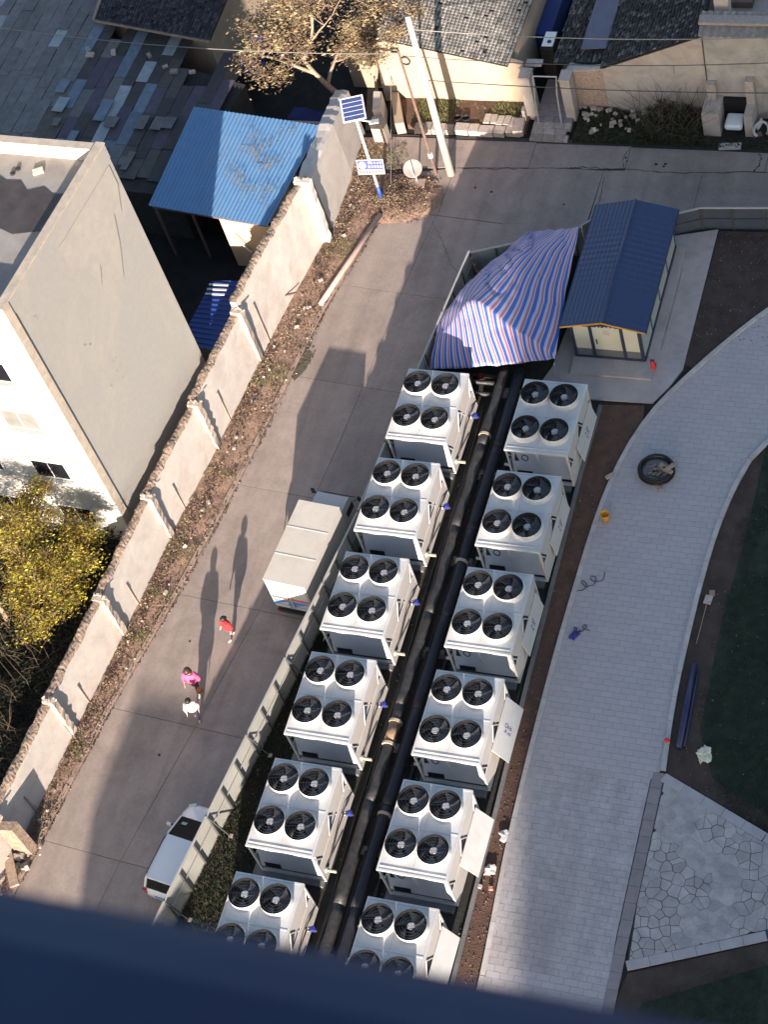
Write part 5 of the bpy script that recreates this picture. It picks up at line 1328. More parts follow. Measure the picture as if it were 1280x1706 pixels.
def house_C():
    r = empty('ochre_house', (-3.2, 23.5, ZR), label='sunlit ochre house with grey tiled roof behind the leaning pole', cat='house')
    zl, zr_ = 3.0, 1.68
    MB().plate([(-6.75, 21.0, ZR), (.10, 21.0, ZR), (.10, 21.0, 1.45), (-.6, 21.0, zr_ - .02), (-6.2, 21.0, zl - .05), (-6.75, 21.0, 2.2)], .25).build('front_wall', M_houseC, r)
    MB().box((-6.7, 21.3, ZR), (-.3, 28, 1.4)).build('side_wall', M_houseC, r)
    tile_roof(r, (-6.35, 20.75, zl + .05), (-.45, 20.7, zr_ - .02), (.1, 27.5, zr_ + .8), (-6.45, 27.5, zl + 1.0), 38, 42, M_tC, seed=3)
    # shadow casting chimney stub, stone plinth bits on the wall foot
    w = MB()
    MB().plate([(-6.9, 20.98, ZR), (-6.3, 20.98, ZR), (-6.3, 20.98, 1.2), (-6.75, 20.98, 1.6)], .5).build('buttress', M_houseC, r)
    h = MB().tube([(-5.35 + .22 * math.cos(t * math.pi / 8), 20.93, 1.55 + .22 * math.sin(t * math.pi / 8)) for t in range(16)], .035, 6, closed=True).build('hose_ring', M_trim, None, loc=(-5.35, 20.93, 1.5)); tag(h, 'black hose ring hanging on the ochre house wall', 'hose')
    MB().bar((-5.9, 20.9, 2.3), (-5.5, 20.9, 2.3), .05).build('bracket', M_trim, r)
    MB().bar((-5.9, 20.9, 2.1), (-5.5, 20.9, 2.1), .05).build('bracket', M_trim, r)
    # narrow side wall stub running to the alley
    s_ = empty('garden_wall', (-6.6, 20, ZR), label='low sunlit garden wall stub at the alley corner of the ochre house', cat='wall')
    MB().prism([(-6.5, 20.9), (-6.1, 20.9), (-5.3, 19.0), (-5.7, 18.9)], ZR, -.35).build('wall_face', M_houseC, s_)
    MB().prism([(-7.0, 20.3), (-6.6, 20.3), (-6.3, 19.1), (-6.7, 19.1)], ZR, .25).build('wall_end', M_wallface, s_)
    # planting strip
    struct(MB().prism([(-5.3, 19.3), (.3, 19.3), (.3, 21.0), (-6.2, 21.0)], ZR - .05, ZR + .22), 'planting_strip', M_soil_red)
    ks = empty('stone_edging', (-2.5, 19.2, ZR), label='row of rough pale stones edging the strip below the ochre house', cat='edging')
    rr = random.Random(4); x = -4.9
    while x < .1:
        w_ = rr.uniform(.35, .75)
        MB().obox((x + w_ / 2, 19.2 + rr.uniform(-.05, .05), ZR + .17), (w_ - .05, .42 + rr.uniform(-.08, .1), .3), rz=rr.uniform(-.06, .06)).build('stone', M_stone, ks); x += w_
    for k in range(6):
        MB().obox((-1.6 + k * .32, 19.72 + rr.uniform(-.1, .1), ZR + .24), (.28, .55, .2), rz=rr.uniform(-.15, .15)).build('stone', M_stone, ks)
    MB().obox((.0, 19.35, ZR + .3), (.45, .8, .35), rz=.1).build('stone', M_stone, ks)
    MB().obox((.12, 20.0, ZR + .45), (.14, .3, .75), rz=.1).build('stone', M_stone, ks)
    for k, x in enumerate((-3.0, -2.6)):
        o = MB().lathe((x, 19.75, ZR + .2), [(.16, 0), (.19, .18), (.17, .18), (.14, .03), (0, .03)], 12).build('flower_pot', M_trim, loc=(x, 19.75, ZR + .2)); tag(o, 'small black round pot under the ochre wall, the one %s the utility pole' % ('nearer' if k == 0 else 'farther from'), 'pot', 'black pots under the ochre wall')
house_C()
def house_D():
    r = empty('gate_house', (5.2, 24, ZR), label='shaded house with dark tiles and long pale front wall right of the gate', cat='house')
    y = 20.9
    MB().plate([(2.10, y, ZR), (8.28, y, ZR), (8.28, y, 3.55), (6.3, y, 2.75), (3.95, y, 1.66), (3.86, y, 1.55), (2.10, y, 1.30)], .25).build('front_wall', M_houseD, r)
    MB().plate([(2.14, y - .03, ZR + .25), (3.75, y - .03, ZR + .25), (3.75, y - .03, 1.42), (2.14, y - .03, 1.22)], .02).build('brick_patch', M_brickw, r)
    MB().box((2.1, y + .27, ZR), (8.2, 29, 1.2)).build('side_wall', M_houseD, r)
    MB().bar((2.05, y - .04, 1.33), (3.9, y - .04, 1.57), .16, .08).build('wall_coping', M_stone, r)
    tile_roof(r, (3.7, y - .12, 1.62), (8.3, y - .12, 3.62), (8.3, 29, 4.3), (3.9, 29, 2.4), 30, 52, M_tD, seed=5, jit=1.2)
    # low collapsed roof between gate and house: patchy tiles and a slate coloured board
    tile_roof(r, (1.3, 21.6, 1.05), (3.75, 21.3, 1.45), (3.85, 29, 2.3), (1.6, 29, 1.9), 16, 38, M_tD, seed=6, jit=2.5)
    bd = MB().plate([(2.55, 22.0, 1.55), (3.75, 21.9, 1.75), (3.85, 26.2, 2.35), (2.75, 26.2, 2.15)], .03).build('roof_board', mat('slate_board', (0.095, 0.105, 0.16), .7, .12, 2), r)
    MB().plate([(2.75, 26.4, 2.2), (3.9, 26.4, 2.4), (3.95, 28.6, 2.6), (2.9, 28.6, 2.4)], .03).build('roof_board', mat('pale_board', (0.20, 0.19, 0.24), .8, .3, 4), r)
    for (x, z) in ((6.9, 1.35), (7.05, -.05)): MB().bar((x, y - .06, z), (x, y - .06, z + .5), .06).build('wall_hook', M_metalg, r)
    # neighbour
    e = empty('stained_house', (10.5, 23, ZR), label='pale stained house front with corrugated eave at the upper right', cat='house')
    ye = 20.72
    MB().box((8.38, ye, ZR), (16, ye + .3, 3.9)).build('front_wall', mat('stained_plaster', (0.36, 0.335, 0.31), .95, .12, 1.2, .2, 25, stain=(0.13, 0.12, 0.115), stain_amt=.7, stain_scale=.5), e)
    MB().box((8.6, ye + .3, ZR), (16, 29, 3.2)).build('side_wall', M_houseD, e)
    corrugated(MB(), (8.3, ye - .35, 3.92), (8.3, ye + .8, 4.3), (16, ye + .8, 4.3), (16, ye - .35, 3.92), 24, .08, 2).build('eave_sheet', mat('old_sheet', (0.20, 0.19, 0.18), .8, .3, 4), e)
    MB().bar((8.25, ye + .35, 4.25), (16, ye + .35, 4.25), .5, .14).build('coping', M_stone, e)
    MB().box((8.7, 21.9, 3.2), (9.3, 22.4, 4.6)).build('chimney', M_houseD, e)
    for k in range(5): MB().obox((9.6 + k * .8, 23.2 + (k % 2) * .7, 3.4), (.9, .5, .3), rz=k * .7).build('roof_clutter', [M_poledark, M_panelgrey, M_stone][k % 3], e)
    # outhouse cubicle with white washing basin
    o = empty('outhouse', (9.3, 20.2, ZR), label='low plastered cubicle with dark doorway below the stained house', cat='outhouse')
    MB().box((8.25, 19.55, ZR), (9.0, ye - .01, .35)).build('left_block', M_houseD, o)
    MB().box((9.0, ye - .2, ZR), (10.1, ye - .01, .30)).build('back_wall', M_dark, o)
    MB().box((10.05, 19.6, ZR), (10.4, ye - .01, .25)).build('right_pier', M_houseD, o)
    MB().box((10.05, ye - .35, .25), (10.4, ye - .02, 1.5)).build('pillar', M_stone, o)
    MB().box((8.35, ye - .3, .35), (8.75, ye - .02, 1.2)).build('stub', M_stone, o)
    b = MB().box((9.18, 19.5, -.55), (9.95, 20.35, -.25)).build('wash_basin', M_tub, None, loc=(9.55, 19.9, -.5)); bevel(b, .12, 4); tag(b, 'white rounded tub standing in the cubicle doorway', 'tub')
    b2 = MB().obox((9.5, 18.95, ZR + .1), (.95, .35, .08), rz=.1).build('pale_board', M_kerb, loc=(9.5, 18.95, ZR)); tag(b2, 'pale slab lying on the ground before the white tub', 'slab')
house_D()
def gate():
    r = empty('gateway', (1.4, 20.2, ZR), label='courtyard gateway with two plastered pillars and a bent metal frame', cat='gate')
    MB().box((.15, 20.15, ZR), (.62, 20.75, 1.45)).build('pillar', M_houseD, r)
    MB().box((1.98, 20.15, ZR), (2.42, 20.75, 1.40)).build('pillar', M_houseD, r)
    MB().box((.12, 20.12, 1.45), (.65, 20.78, 1.53)).build('pillar_cap', M_stone, r)
    MB().box((1.95, 20.12, 1.40), (2.45, 20.78, 1.48)).build('pillar_cap', M_stone, r)
    MB().tube([(.80, 19.75, ZR), (.78, 19.95, .4), (.80, 20.25, 1.55), (1.85, 20.25, 1.55), (1.82, 20.0, .8), (1.85, 19.75, ZR)], .04, 8).build('metal_frame', M_metalg, r)
    MB().box((.15, 21.2, 1.2), (.9, 21.6, 1.28)).build('canopy_edge', M_stone, r)
    s = empty('entry_steps', (1.4, 19.5, ZR), label='stone slab steps climbing to the courtyard gateway', cat='steps')
    rr = random.Random(2)
    for k in range(6):
        y = 18.85 + k * .34; z = ZR + .10 + k * .04; x = .55 - .0
        while x < 2.1:
            w_ = rr.uniform(.38, .58); MB().box((x + .01, y + .01, ZR - .05), (min(2.3, x + w_) - .01, y + .33, z)).build('step_slab', M_stone if k < 3 else M_band, s); x += w_
    struct(MB().box((.6, 20.9, ZR - .05), (2.0, 30, ZR + .3)), 'courtyard_path', M_band)
    b = MB().box((.55, 22.6, 1.1), (1.05, 23.5, 1.14)).build('water_panel', M_tub, None, loc=(.8, 23, 1.1)); tag(b, 'pale blue panel with dark round port lying behind the gateway', 'panel')
    MB().lathe((.85, 22.85, 1.14), [(.1, 0), (.1, .03), (0, .03)], 12).build('port', M_trim, b)
    MB().box((.5, 22.4, ZR), (1.1, 23.6, 1.09)).build('stand', M_dark, b)
    c = MB().box((-.25, 24.2, ZR), (.45, 29, .3)).build('blue_awning', M_blueshade, None, loc=(.1, 26, 0)); tag(c, 'dark blue sheeted lean-to in the courtyard shade behind the gateway', 'awning')
gate()
# green-grey hut under the tree, blue tarp pieces
h = empty('mossy_hut', (-7.6, 22, ZR), label='small mossy roofed hut under the bare tree beside the ochre house', cat='hut')
MB().plate([(-8.9, 21.6, .9), (-7.2, 21.2, .9), (-7.0, 24.2, 1.2), (-8.8, 24.2, 1.2)], .06).build('roof', mat('mossy_roof', (0.17, 0.17, 0.11), .95, .3, 4, .4, 20), h)
MB().box((-8.7, 21.8, ZR), (-7.3, 24, .8)).build('wall', M_houseA, h)
for k, (P, lab) in enumerate(((((-14.0, 20.9, .4), (-13.0, 20.9, .2), (-12.8, 23.0, .5), (-13.9, 23.2, .8)), 'crumpled dark blue tarp behind the tan house gable'),
                       (((-10.6, 18.3, .3), (-7.6, 18.0, .2), (-7.5, 18.7, .4), (-10.4, 18.9, .5)), 'dark blue tarp north of the blue roofed shed'))):
    mb = MB(); A, B, C, D = map(Vector, P)
    for i in range(11):
        for j in range(11):
            p = A.lerp(B, i / 10).lerp(D.lerp(C, i / 10), j / 10); p.z += .25 * mnoise.noise(p * 1.2); mb.v.append(p)
    for i in range(10):
        for j in range(10): a = i * 11 + j; mb.f.append((a, a + 11, a + 12, a + 1))
    o = mb.build('blue_tarp', mat('deep_blue_sheet', (0.008, 0.018, 0.11), .6, .2, 3), loc=P[0]); s_ = o.modifiers.new('solid', 'SOLIDIFY'); s_.thickness = .02; tag(o, lab, 'tarp')

# ================================================================== POLES, LAMP, DISH, WIRES
p = MB().tube([(-2.52, 16.63, ZR), (-2.52, 16.63, 8.1)], [.19, .115], 14).build('utility_pole', M_pole, loc=(-2.52, 16.63, ZR), smooth=True); tag(p, 'tall pale concrete utility pole rising in front of the ochre house', 'pole')
tp = empty('wooden_pole', (-3.21, 16.58, ZR), label='thin dark leaning pole with a pale collar beside the concrete pole', cat='pole')
MB().tube([(-3.21, 16.58, ZR), (-3.4, 16.7, 6.2)], [.075, .05], 8).build('shaft', M_poledark, tp)
MB().tube([(-3.235, 16.6, .05), (-3.24, 16.6, .28)], .11, 10).build('collar', M_tub, tp)
def wire(name, a, b, sag, m, lab, rr=.018):
    a = Vector(a); b = Vector(b); pts = []
    for i in range(17):
        t = i / 16; q = a.lerp(b, t); q.z -= sag * 4 * t * (1 - t); pts.append(q)
    o = MB().tube(pts, rr, 5).build('overhead_cable', m, loc=tuple(a)); tag(o, lab, 'cable')
wire('w', (-2.5, 16.65, 7.4), (22, 18.6, 7.0), .8, M_wireg, 'uppermost pale cable crossing the dark roofs to the upper right', .022)
wire('w', (-3.3, 16.7, 5.9), (22, 18.9, 5.6), .9, M_wire, 'second dark cable crossing the pale wall from the thin pole')
wire('w', (-2.5, 16.65, 4.6), (22, 17.6, 4.4), .5, M_wire, 'lowest cable with pale insulators crossing above the gateway', .022)
wire('w', (-3.3, 16.7, 6.0), (-34, 19.5, 6.0), 1.0, M_wireg, 'pale cable running left above tree and patchwork roof')
wire('w', (-6.25, 20.9, .6), (-5.0, 15.6, ZR + .3), .0, M_wireg, 'guy wire slanting from the wall stub down to the verge mound', .018)
def solar_lamp():
    O = Vector((-5.25, 14.81, ZR)); r = empty('solar_street_lamp', O, label='white solar street lamp with blue base and notice board', cat='street lamp')
    MB().tube([O, O + Vector((0, 0, .95))], .085, 12).build('base_sleeve', mat('blue_paint', (0.02, 0.06, 0.32), .5), r, smooth=True)
    MB().tube([O + Vector((0, 0, .93)), O + Vector((0, 0, 5.3))], [.075, .055], 12).build('pole', M_wpaint, r, smooth=True)
    # panel
    cpt = O + Vector((-.02, .05, 5.55)); Mx = Matrix.Rotation(rad(20), 3, 'Z') @ Matrix.Rotation(rad(32), 3, 'X')
    pf = MB().obox(cpt, (1.0, 1.05, .05), M=Mx).build('solar_panel', M_wpaint, r)
    for k in range(5):
        c = cpt + Mx @ Vector((0, -.385 + k * .192, .03)); MB().obox(c, (.88, .165, .01), M=Mx).build('cell_row', M_solar, pf)
    MB().bar(O + Vector((0, 0, 5.0)), O + Vector((.55, .15, 4.75)), .05).build('lamp_arm', M_wpaint, r)
    lh = MB().obox(O + Vector((.68, .2, 4.7)), (.42, .22, .07), rz=.25).build('lamp_head', M_metalg, r)
    MB().obox(O + Vector((.72, .2, 4.66)), (.3, .15, .02), rz=.25).build('lens', M_wpaint, lh)
    # board at 2.2 m, facing the road side, tipped upward a little
    bc = O + Vector((.02, -.10, 2.25)); B = Matrix.Rotation(rad(6), 3, 'Z') @ Matrix.Rotation(rad(-18), 3, 'X')
    bd = MB().obox(bc, (1.22, .03, .72), M=B).build('notice_board', mat('board_edge_white', (0.30, 0.33, 0.36), .5, .03), r)
    def patch(cx, cz, w, h, m, nm, d=.018): return MB().obox(bc + B @ Vector((cx, -d, cz)), (w, .006, h), M=B).build(nm, m, bd)
    patch(0, .1, 1.14, .42, mat('board_blue', (0.035, 0.05, 0.20), .5, .05), 'blue_field'); patch(0, -.225, 1.14, .18, mat('board_pale', (0.14, 0.20, 0.22), .5, .05), 'pale_field')
    lg = MB().lathe(bc + B @ Vector((-.36, -.022, .10)), [(.17, 0), (.17, .006), (0, .006)], 20, M=B @ Matrix.Rotation(rad(90), 3, 'X')).build('round_logo', M_wpaint, bd)
    lr = MB()
    for k in range(14):
        a = k * 2 * math.pi / 14; lr.obox(bc + B @ Vector((-.36 + .135 * math.cos(a), -.032, .10 + .135 * math.sin(a))), (.055, .004, .03), M=B @ Matrix.Rotation(-a - 1.57, 3, 'Y'))
    lr.obox(bc + B @ Vector((-.39, -.032, .12)), (.10, .004, .03), M=B).obox(bc + B @ Vector((-.33, -.032, .08)), (.10, .004, .03), M=B).obox(bc + B @ Vector((-.36, -.032, .10)), (.03, .004, .11), M=B)
    lr.build('logo_ring', M_redp, bd)
    gl = MB(); rr = random.Random(7)
    def glyph(cx, cz, s_):
        for q in range(3): gl.obox(bc + B @ Vector((cx, -.024, cz + (q - 1) * s_ * .36)), (s_ * rr.uniform(.6, .95), .004, s_ * .14), M=B)
        gl.obox(bc + B @ Vector((cx + rr.uniform(-.2, .2) * s_, -.024, cz)), (s_ * .14, .004, s_ * .95), M=B)
    for k in range(5): glyph(-.06 + k * .135, .20, .105)
    for k in range(5): glyph(-.06 + k * .135, .02, .115)
    gl.build('lettering', M_wpaint, bd)
    g2 = MB()
    def glyph2(cx, cz, s_):
        for q in range(2): g2.obox(bc + B @ Vector((cx, -.024, cz + (q - .5) * s_ * .5)), (s_ * .8, .004, s_ * .2), M=B)
        g2.obox(bc + B @ Vector((cx, -.024, cz)), (s_ * .2, .004, s_ * .95), M=B)
    for k in range(8): glyph2(-.49 + k * .14, -.225, .10)
    g2.build('small_lettering', M_redp, bd)
solar_lamp()
d = empty('satellite_dish', (-3.86, 15.88, ZR), label='round grey satellite dish on a short post by the verge mound', cat='satellite dish')
MB().tube([(-3.86, 15.88, ZR), (-3.86, 15.88, -.05)], .04, 8).build('post', M_metalg, d)
MB().obox((-3.86, 15.75, ZR + .16), (.8, .5, .2), rz=.1).build('plinth', M_curb, d)
Md = Matrix.Rotation(rad(25), 3, 'Z') @ Matrix.Rotation(rad(28), 3, 'X')
ds = MB().lathe((-3.88, 15.85, .02), [(0, 0), (.15, .012), (.30, .045), (.42, .09), (.425, .10), (.41, .10), (.28, .06), (0, .015)], 22, M=Md).build('dish', mat('dish_grey', (0.30, 0.26, 0.24), .6, .1, 8), d, smooth=True)
MB().bar(Vector((-3.88, 15.85, .05)) + Md @ Vector((0, -.4, .05)), Vector((-3.9, 15.85, .05)) + Md @ Vector((-.12, .12, .6)), .03).build('feed_arm', M_wpaint, d)
pp = MB().tube([(-6.22, 8.56, ZR + .17), (-5.6, 11.3, ZR + .17), (-5.03, 13.86, ZR + .17)], .11, 10).build('fallen_pipe', mat('pinkish_pipe', (0.40, 0.29, 0.25), .7, .1, 3), loc=(-5.6, 11.2, ZR), smooth=True); tag(pp, 'long pinkish pipe lying along the road curb', 'pipe')
# road stain
st = MB(); rr_ = random.Random(12)
for k in range(40):
    a = rr_.uniform(0, 6.28); d_ = rr_.random() ** .6 * .5; s_ = rr_.uniform(.02, .05)
    st.obox((-6.0 + d_ * math.cos(a) * .6, 5.7 + d_ * math.sin(a) * 1.6, ZR + .02), (s_, s_, s_ * .6), rz=a)
tag(st.build('gravel_spill', M_pebble, loc=(-6.0, 5.7, ZR)), 'small gravel spill on the road beside the curb', 'gravel', kind='stuff')
wp = MB().prism([(-6.25 + .40 * math.cos(t * .45) * (1 + .2 * math.sin(t * 2.1)), 5.6 + .95 * math.sin(t * .45) * (1 + .15 * math.cos(t * 1.7))) for t in range(14)], ZR - .02, ZR + .0075)
struct(wp, 'wet_patch', mat('wet_silt', (0.085, 0.075, 0.055), .6, .25, 4))

# ================================================================== PEOPLE
def skin_mesh(name, pts, edges, m, par, sub=2, mm=None):
    me = bpy.data.meshes.new(name + '_tmp'); me.from_pydata([p[:3] for p in pts], edges, []); o = bpy.data.objects.new(name + '_tmp', me); col.objects.link(o)
    md = o.modifiers.new('skin', 'SKIN'); md.use_smooth_shade = True
    for i, p in enumerate(pts):
        rr = p[3] if isinstance(p[3], tuple) else (p[3], p[3]); me.skin_vertices[0].data[i].radius = rr
        me.skin_vertices[0].data[i].use_root = (i == 0)
    s = o.modifiers.new('sub', 'SUBSURF'); s.levels = sub; s.render_levels = sub
    dg = bpy.context.evaluated_depsgraph_get(); me2 = bpy.data.meshes.new_from_object(o.evaluated_get(dg)); bpy.data.objects.remove(o)
    me2.materials.clear(); me2.materials.append(m); me2.polygons.foreach_set('use_smooth', [True] * len(me2.polygons))
    r = bpy.data.objects.new(name, me2); col.objects.link(r); r.parent = par; return r
def person(loc, face, H, coat, trous, hair, label, longhair=False, hold=False, stride=.16, sc=1.0):
    """built facing +y in local frame, H metres tall"""
    r = empty('person', (0, 0, 0), label=label, cat='person', group=None)
    k = H / 1.40
    hip = .70 * k; sh = 1.10 * k; neck = 1.17 * k; head = 1.29 * k
    P = [(0, 0, hip, (.105 * k, .085 * k)), (0, 0, .9 * k, (.10 * k, .075 * k)), (0, 0, sh - .04 * k, (.125 * k, .08 * k)), (0, .01, neck, .042 * k), (0, .015, 1.23 * k, (.065 * k, .07 * k)), (0, .02, head, (.088 * k, .10 * k)), (0, .02, 1.37 * k, (.06 * k, .07 * k))]
    E = [(0, 1), (1, 2), (2, 3), (3, 4), (4, 5), (5, 6)]
    def chain(start, lst):
        prev = start
        for q in lst: P.append(q); E.append((prev, len(P) - 1)); prev = len(P) - 1
        return prev
    s = stride * k
    chain(0, [(-.075 * k, .0, .63 * k, .078 * k), (-.085 * k, s * .75, .36 * k, .055 * k), (-.085 * k, s, .09 * k, .036 * k), (-.088 * k, s + .11 * k, .035 * k, .03 * k)])
    chain(0, [(.075 * k, .0, .63 * k, .078 * k), (.085 * k, -s * .2, .36 * k, .055 * k), (.085 * k, -s, .09 * k, .036 * k), (.088 * k, -s + .10 * k, .035 * k, .03 * k)])
    chain(2, [(-.16 * k, 0, sh, .045 * k), (-.21 * k, -.05, .86 * k, .035 * k), (-.22 * k, .04, .66 * k, .026 * k), (-.22 * k, .07, .58 * k, .024 * k)])
    if hold: chain(2, [(.16 * k, 0, sh, .045 * k), (.22 * k, .03, .88 * k, .035 * k), (.17 * k, .24 * k, .84 * k, .026 * k), (.13 * k, .30 * k, .84 * k, .024 * k)])
    else: chain(2, [(.16 * k, 0, sh, .045 * k), (.22 * k, .07, .87 * k, .035 * k), (.23 * k, .16, .70 * k, .026 * k), (.23 * k, .2, .64 * k, .024 * k)])
    b = skin_mesh('body', P, E, M_skin, r)
    # face
    fc = MB(); 
    for sx in (-1, 1): fc.ball((sx * .032 * k, .113 * k + .01, head + .0), .012 * k, 6, 4)
    fc.build('eyes', M_hair, r); MB().ball((0, .125 * k + .01, head - .03 * k), .015 * k, 6, 4).build('nose', M_skin, r); MB().box((-.022 * k, .11 * k, head - .068 * k), (.022 * k, .122 * k, head - .058 * k)).build('mouth', mat('lips', (0.4, 0.15, 0.13), .6), r)
    for sx in (-1, 1): MB().ball((sx * .092 * k, .01, head - .01 * k), .022 * k, 6, 4, (.5, 1, 1.2)).build('ear', M_skin, r)
    # hands with fingers
    for sx, base in ((-1, Vector((-.22 * k, .075, .57 * k))), (1, Vector((.13 * k, .31 * k, .84 * k)) if hold else Vector((.23 * k, .205, .63 * k)))):
        hp = MB().ball(base, .03 * k, 8, 6, (.6, 1, 1.2))
        for q in range(4): hp.tube([base + Vector((0, (q - 1.5) * .014 * k, -.02 * k)), base + Vector((.004, (q - 1.5) * .015 * k + .004, -(.05 + .006 * (q in (1, 2))) * k)), base + Vector((.012, (q - 1.5) * .015 * k + .008, -(.07 + .008 * (q in (1, 2))) * k))], .007 * k, 5)
        hp.tube([base + Vector((0, .02 * k, .0)), base + Vector((0, .045 * k, -.02 * k)), base + Vector((0, .05 * k, -.04 * k))], .008 * k, 5)
        hp.build('hand', M_skin, r, smooth=True)
    # clothes
    CP = [(0, 0, .60 * k, (.22 * k, .18 * k)), (0, 0, .78 * k, (.225 * k, .18 * k)), (0, 0, .95 * k, (.215 * k, .175 * k)), (0, 0, sh, (.20 * k, .155 * k)), (0, 0, 1.15 * k, (.085 * k, .08 * k))]
    CE = [(0, 1), (1, 2), (2, 3), (3, 4)]
    def cc(start, lst):
        prev = start
        for q in lst: CP.append(q); CE.append((prev, len(CP) - 1)); prev = len(CP) - 1
    cc(3, [(-.17 * k, 0, sh - .0, .105 * k), (-.245 * k, -.05, .86 * k, .09 * k), (-.222 * k, .03, .69 * k, .045 * k)])
    if hold: cc(3, [(.17 * k, 0, sh, .105 * k), (.25 * k, .03, .88 * k, .09 * k), (.18 * k, .20 * k, .84 * k, .043 * k)])
    else: cc(3, [(.17 * k, 0, sh, .105 * k), (.25 * k, .07, .87 * k, .09 * k), (.23 * k, .14, .73 * k, .045 * k)])
    skin_mesh('coat', CP, CE, coat, r)
    TP = [(0, 0, .66 * k, (.12 * k, .10 * k)), (-.078 * k, .02, .58 * k, .088 * k), (-.086 * k, s * .75, .36 * k, .068 * k), (-.086 * k, s, .10 * k, .052 * k), (.078 * k, 0, .58 * k, .088 * k), (.086 * k, -s * .2, .36 * k, .068 * k), (.086 * k, -s, .10 * k, .052 * k)]
    skin_mesh('trousers', TP, [(0, 1), (1, 2), (2, 3), (0, 4), (4, 5), (5, 6)], trous, r)
    for sx, yy_ in ((-1, s), (1, -s)): MB().ball((sx * .088 * k, yy_ + .05 * k, .045 * k), .055 * k, 10, 6, (.75, 1.7, .8)).build('shoe', M_shoe, r, smooth=True)
    hr = MB().ball((0, -.005, head + .03 * k), .128 * k, 14, 10, (.95, 1.08, 1.0))
    if longhair: hr.ball((0, -.10 * k, head - .10 * k), .10 * k, 10, 8, (.95, .55, 1.6)).ball((0, -.10 * k, 1.02 * k), .07 * k, 8, 6, (1, .5, 1.4))
    else: hr.ball((0, -.12 * k, head + .0), .05 * k, 8, 6, (.8, .8, 1.6))
    hr.build('hair', hair, r, smooth=True)
    r.location = loc; r.rotation_euler = (0, 0, face)
    return r
person((-4.73, -7.85, ZR), rad(150), 1.40, M_red, M_trousg, M_hair, 'child in a red coat walking alone down the road')
person((-5.28, -10.35, ZR), rad(185), 1.62, M_pinkc, M_trousg, M_hairb, 'taller person in a pink top with long brown hair, ball at hand', longhair=True, hold=True)
person((-4.93, -11.45, ZR), rad(200), 1.36, M_palep, M_trous, M_hair, 'child in a pale pink coat and dark trousers behind the others')
person((-3.52, -4.55, ZR), rad(170), 1.25, M_shoe, M_trousg, M_hair, 'dark haired child in white half hidden by the van side')
bl = empty('basketball', (0, 0, 0), label='orange ball carried in front of the person in pink', cat='ball')
bpos = Vector((-5.28, -10.35, ZR)) + Matrix.Rotation(rad(185), 3, 'Z') @ Vector((-.30, .28, .62))
bl.location = bpos
MB().ball(bpos, .12, 16, 12).build('ball_skin', M_ball, bl, smooth=True)
MB().tube([bpos + Vector((.121 * math.cos(t * math.pi / 10), .121 * math.sin(t * math.pi / 10), 0)) for t in range(20)], .003, 4, closed=True).build('ball_seam', M_trim, bl)
MB().tube([bpos + Vector((.121 * math.cos(t * math.pi / 10), 0, .121 * math.sin(t * math.pi / 10))) for t in range(20)], .003, 4, closed=True).build('ball_seam', M_trim, bl)

# ================================================================== THINGS ON THE PATH
hc = empty('hose_coil', (10.14, 1.05, .05), label='coil of thick black hose with wooden blocks on the path', cat='hose')
for k in range(5):
    mb = MB().tube([(10.14 + (.66 - .05 * (k % 3)) * math.cos(t * math.pi / 16), 1.05 + (.62 - .05 * (k % 3)) * math.sin(t * math.pi / 16), .12 + .065 * k + .015 * math.sin(t * .6 + k)) for t in range(32)], .048, 7, closed=True)
    mb.build('hose_turn', mat('hose_black', (0.010, 0.010, 0.011), .6, .1), hc, smooth=True)
rr_ = random.Random(1)
wbk = empty('wood_blocks', (10.2, 1.0, .05), label='loose pale wooden blocks lying inside and over the hose coil', cat='wood')
for k in range(7): MB().obox((9.95 + (k % 3) * .16, .95 + (k // 3) * .14, .12), (.11, .30, .08), rz=-.7 + rr_.uniform(-.2, .2)).build('block', M_rustwood, wbk)
for (x, y, z, a) in ((10.5, 1.02, .47, -.5), (10.62, .9, .47, -.4), (10.68, 1.0, .52, .9), (10.3, .35, .09, -.6)): MB().obox((x, y, z), (.42, .14, .09), rz=a).build('block', M_rustwood, wbk)
bk = empty('bucket', (8.70, -1.33, .05), label='yellow plastic bucket beside the path kerb', cat='bucket')
MB().lathe((8.70, -1.33, .05), [(0, .0), (.13, 0), (.17, .38), (.185, .39), (.175, .40), (.16, .38), (.125, .02), (0, .02)], 20).build('pail', M_yellow, bk, smooth=True)
MB().tube([(8.70 + .18 * math.cos(t * math.pi / 8), -1.33 - .08 * math.sin(t * math.pi / 8) - .1 * math.sin(t * math.pi / 8), .44 - .12 * math.sin(t * math.pi / 8)) for t in range(9)], .007, 5).build('handle', M_metalg, bk)
def tangle(c, n_, R_, lab, m, seed, ext):
    rr = random.Random(seed); pts = []
    for i in range(n_):
        t = i / n_; pts.append(Vector((c[0] + ext[0] * t + R_ * math.cos(i * .55 + seed) * (0.5 + rr.random() * .3), c[1] + ext[1] * t + R_ * math.sin(i * .55 + seed) * (0.5 + rr.random() * .3), .07 + .02 * math.sin(i))))
    pts = crom(pts, 4)
    o = MB().tube(pts, .014, 5).build('cable_tangle', m, loc=(c[0], c[1], .05)); tag(o, lab, 'cable')
tangle((8.25, -4.5), 34, .26, 'loose loops of dark cable trailing over the kerb onto the path', M_wire, 2, (.85, .75))
tangle((8.5, -6.25), 24, .20, 'dark cable loops tangled at a blue tool below them on the path', M_wire, 5, (.65, .25))
o = empty('blue_tool', (8.6, -6.5, .06), label='blue hand tool lying among cables by the kerb', cat='tool')
MB().obox((8.60, -6.40, .09), (.10, .38, .07), rz=-.4).obox((8.74, -6.46, .09), (.09, .34, .07), rz=-.5).build('tool_body', mat('tool_blue', (0.05, 0.04, 0.30), .5), o)
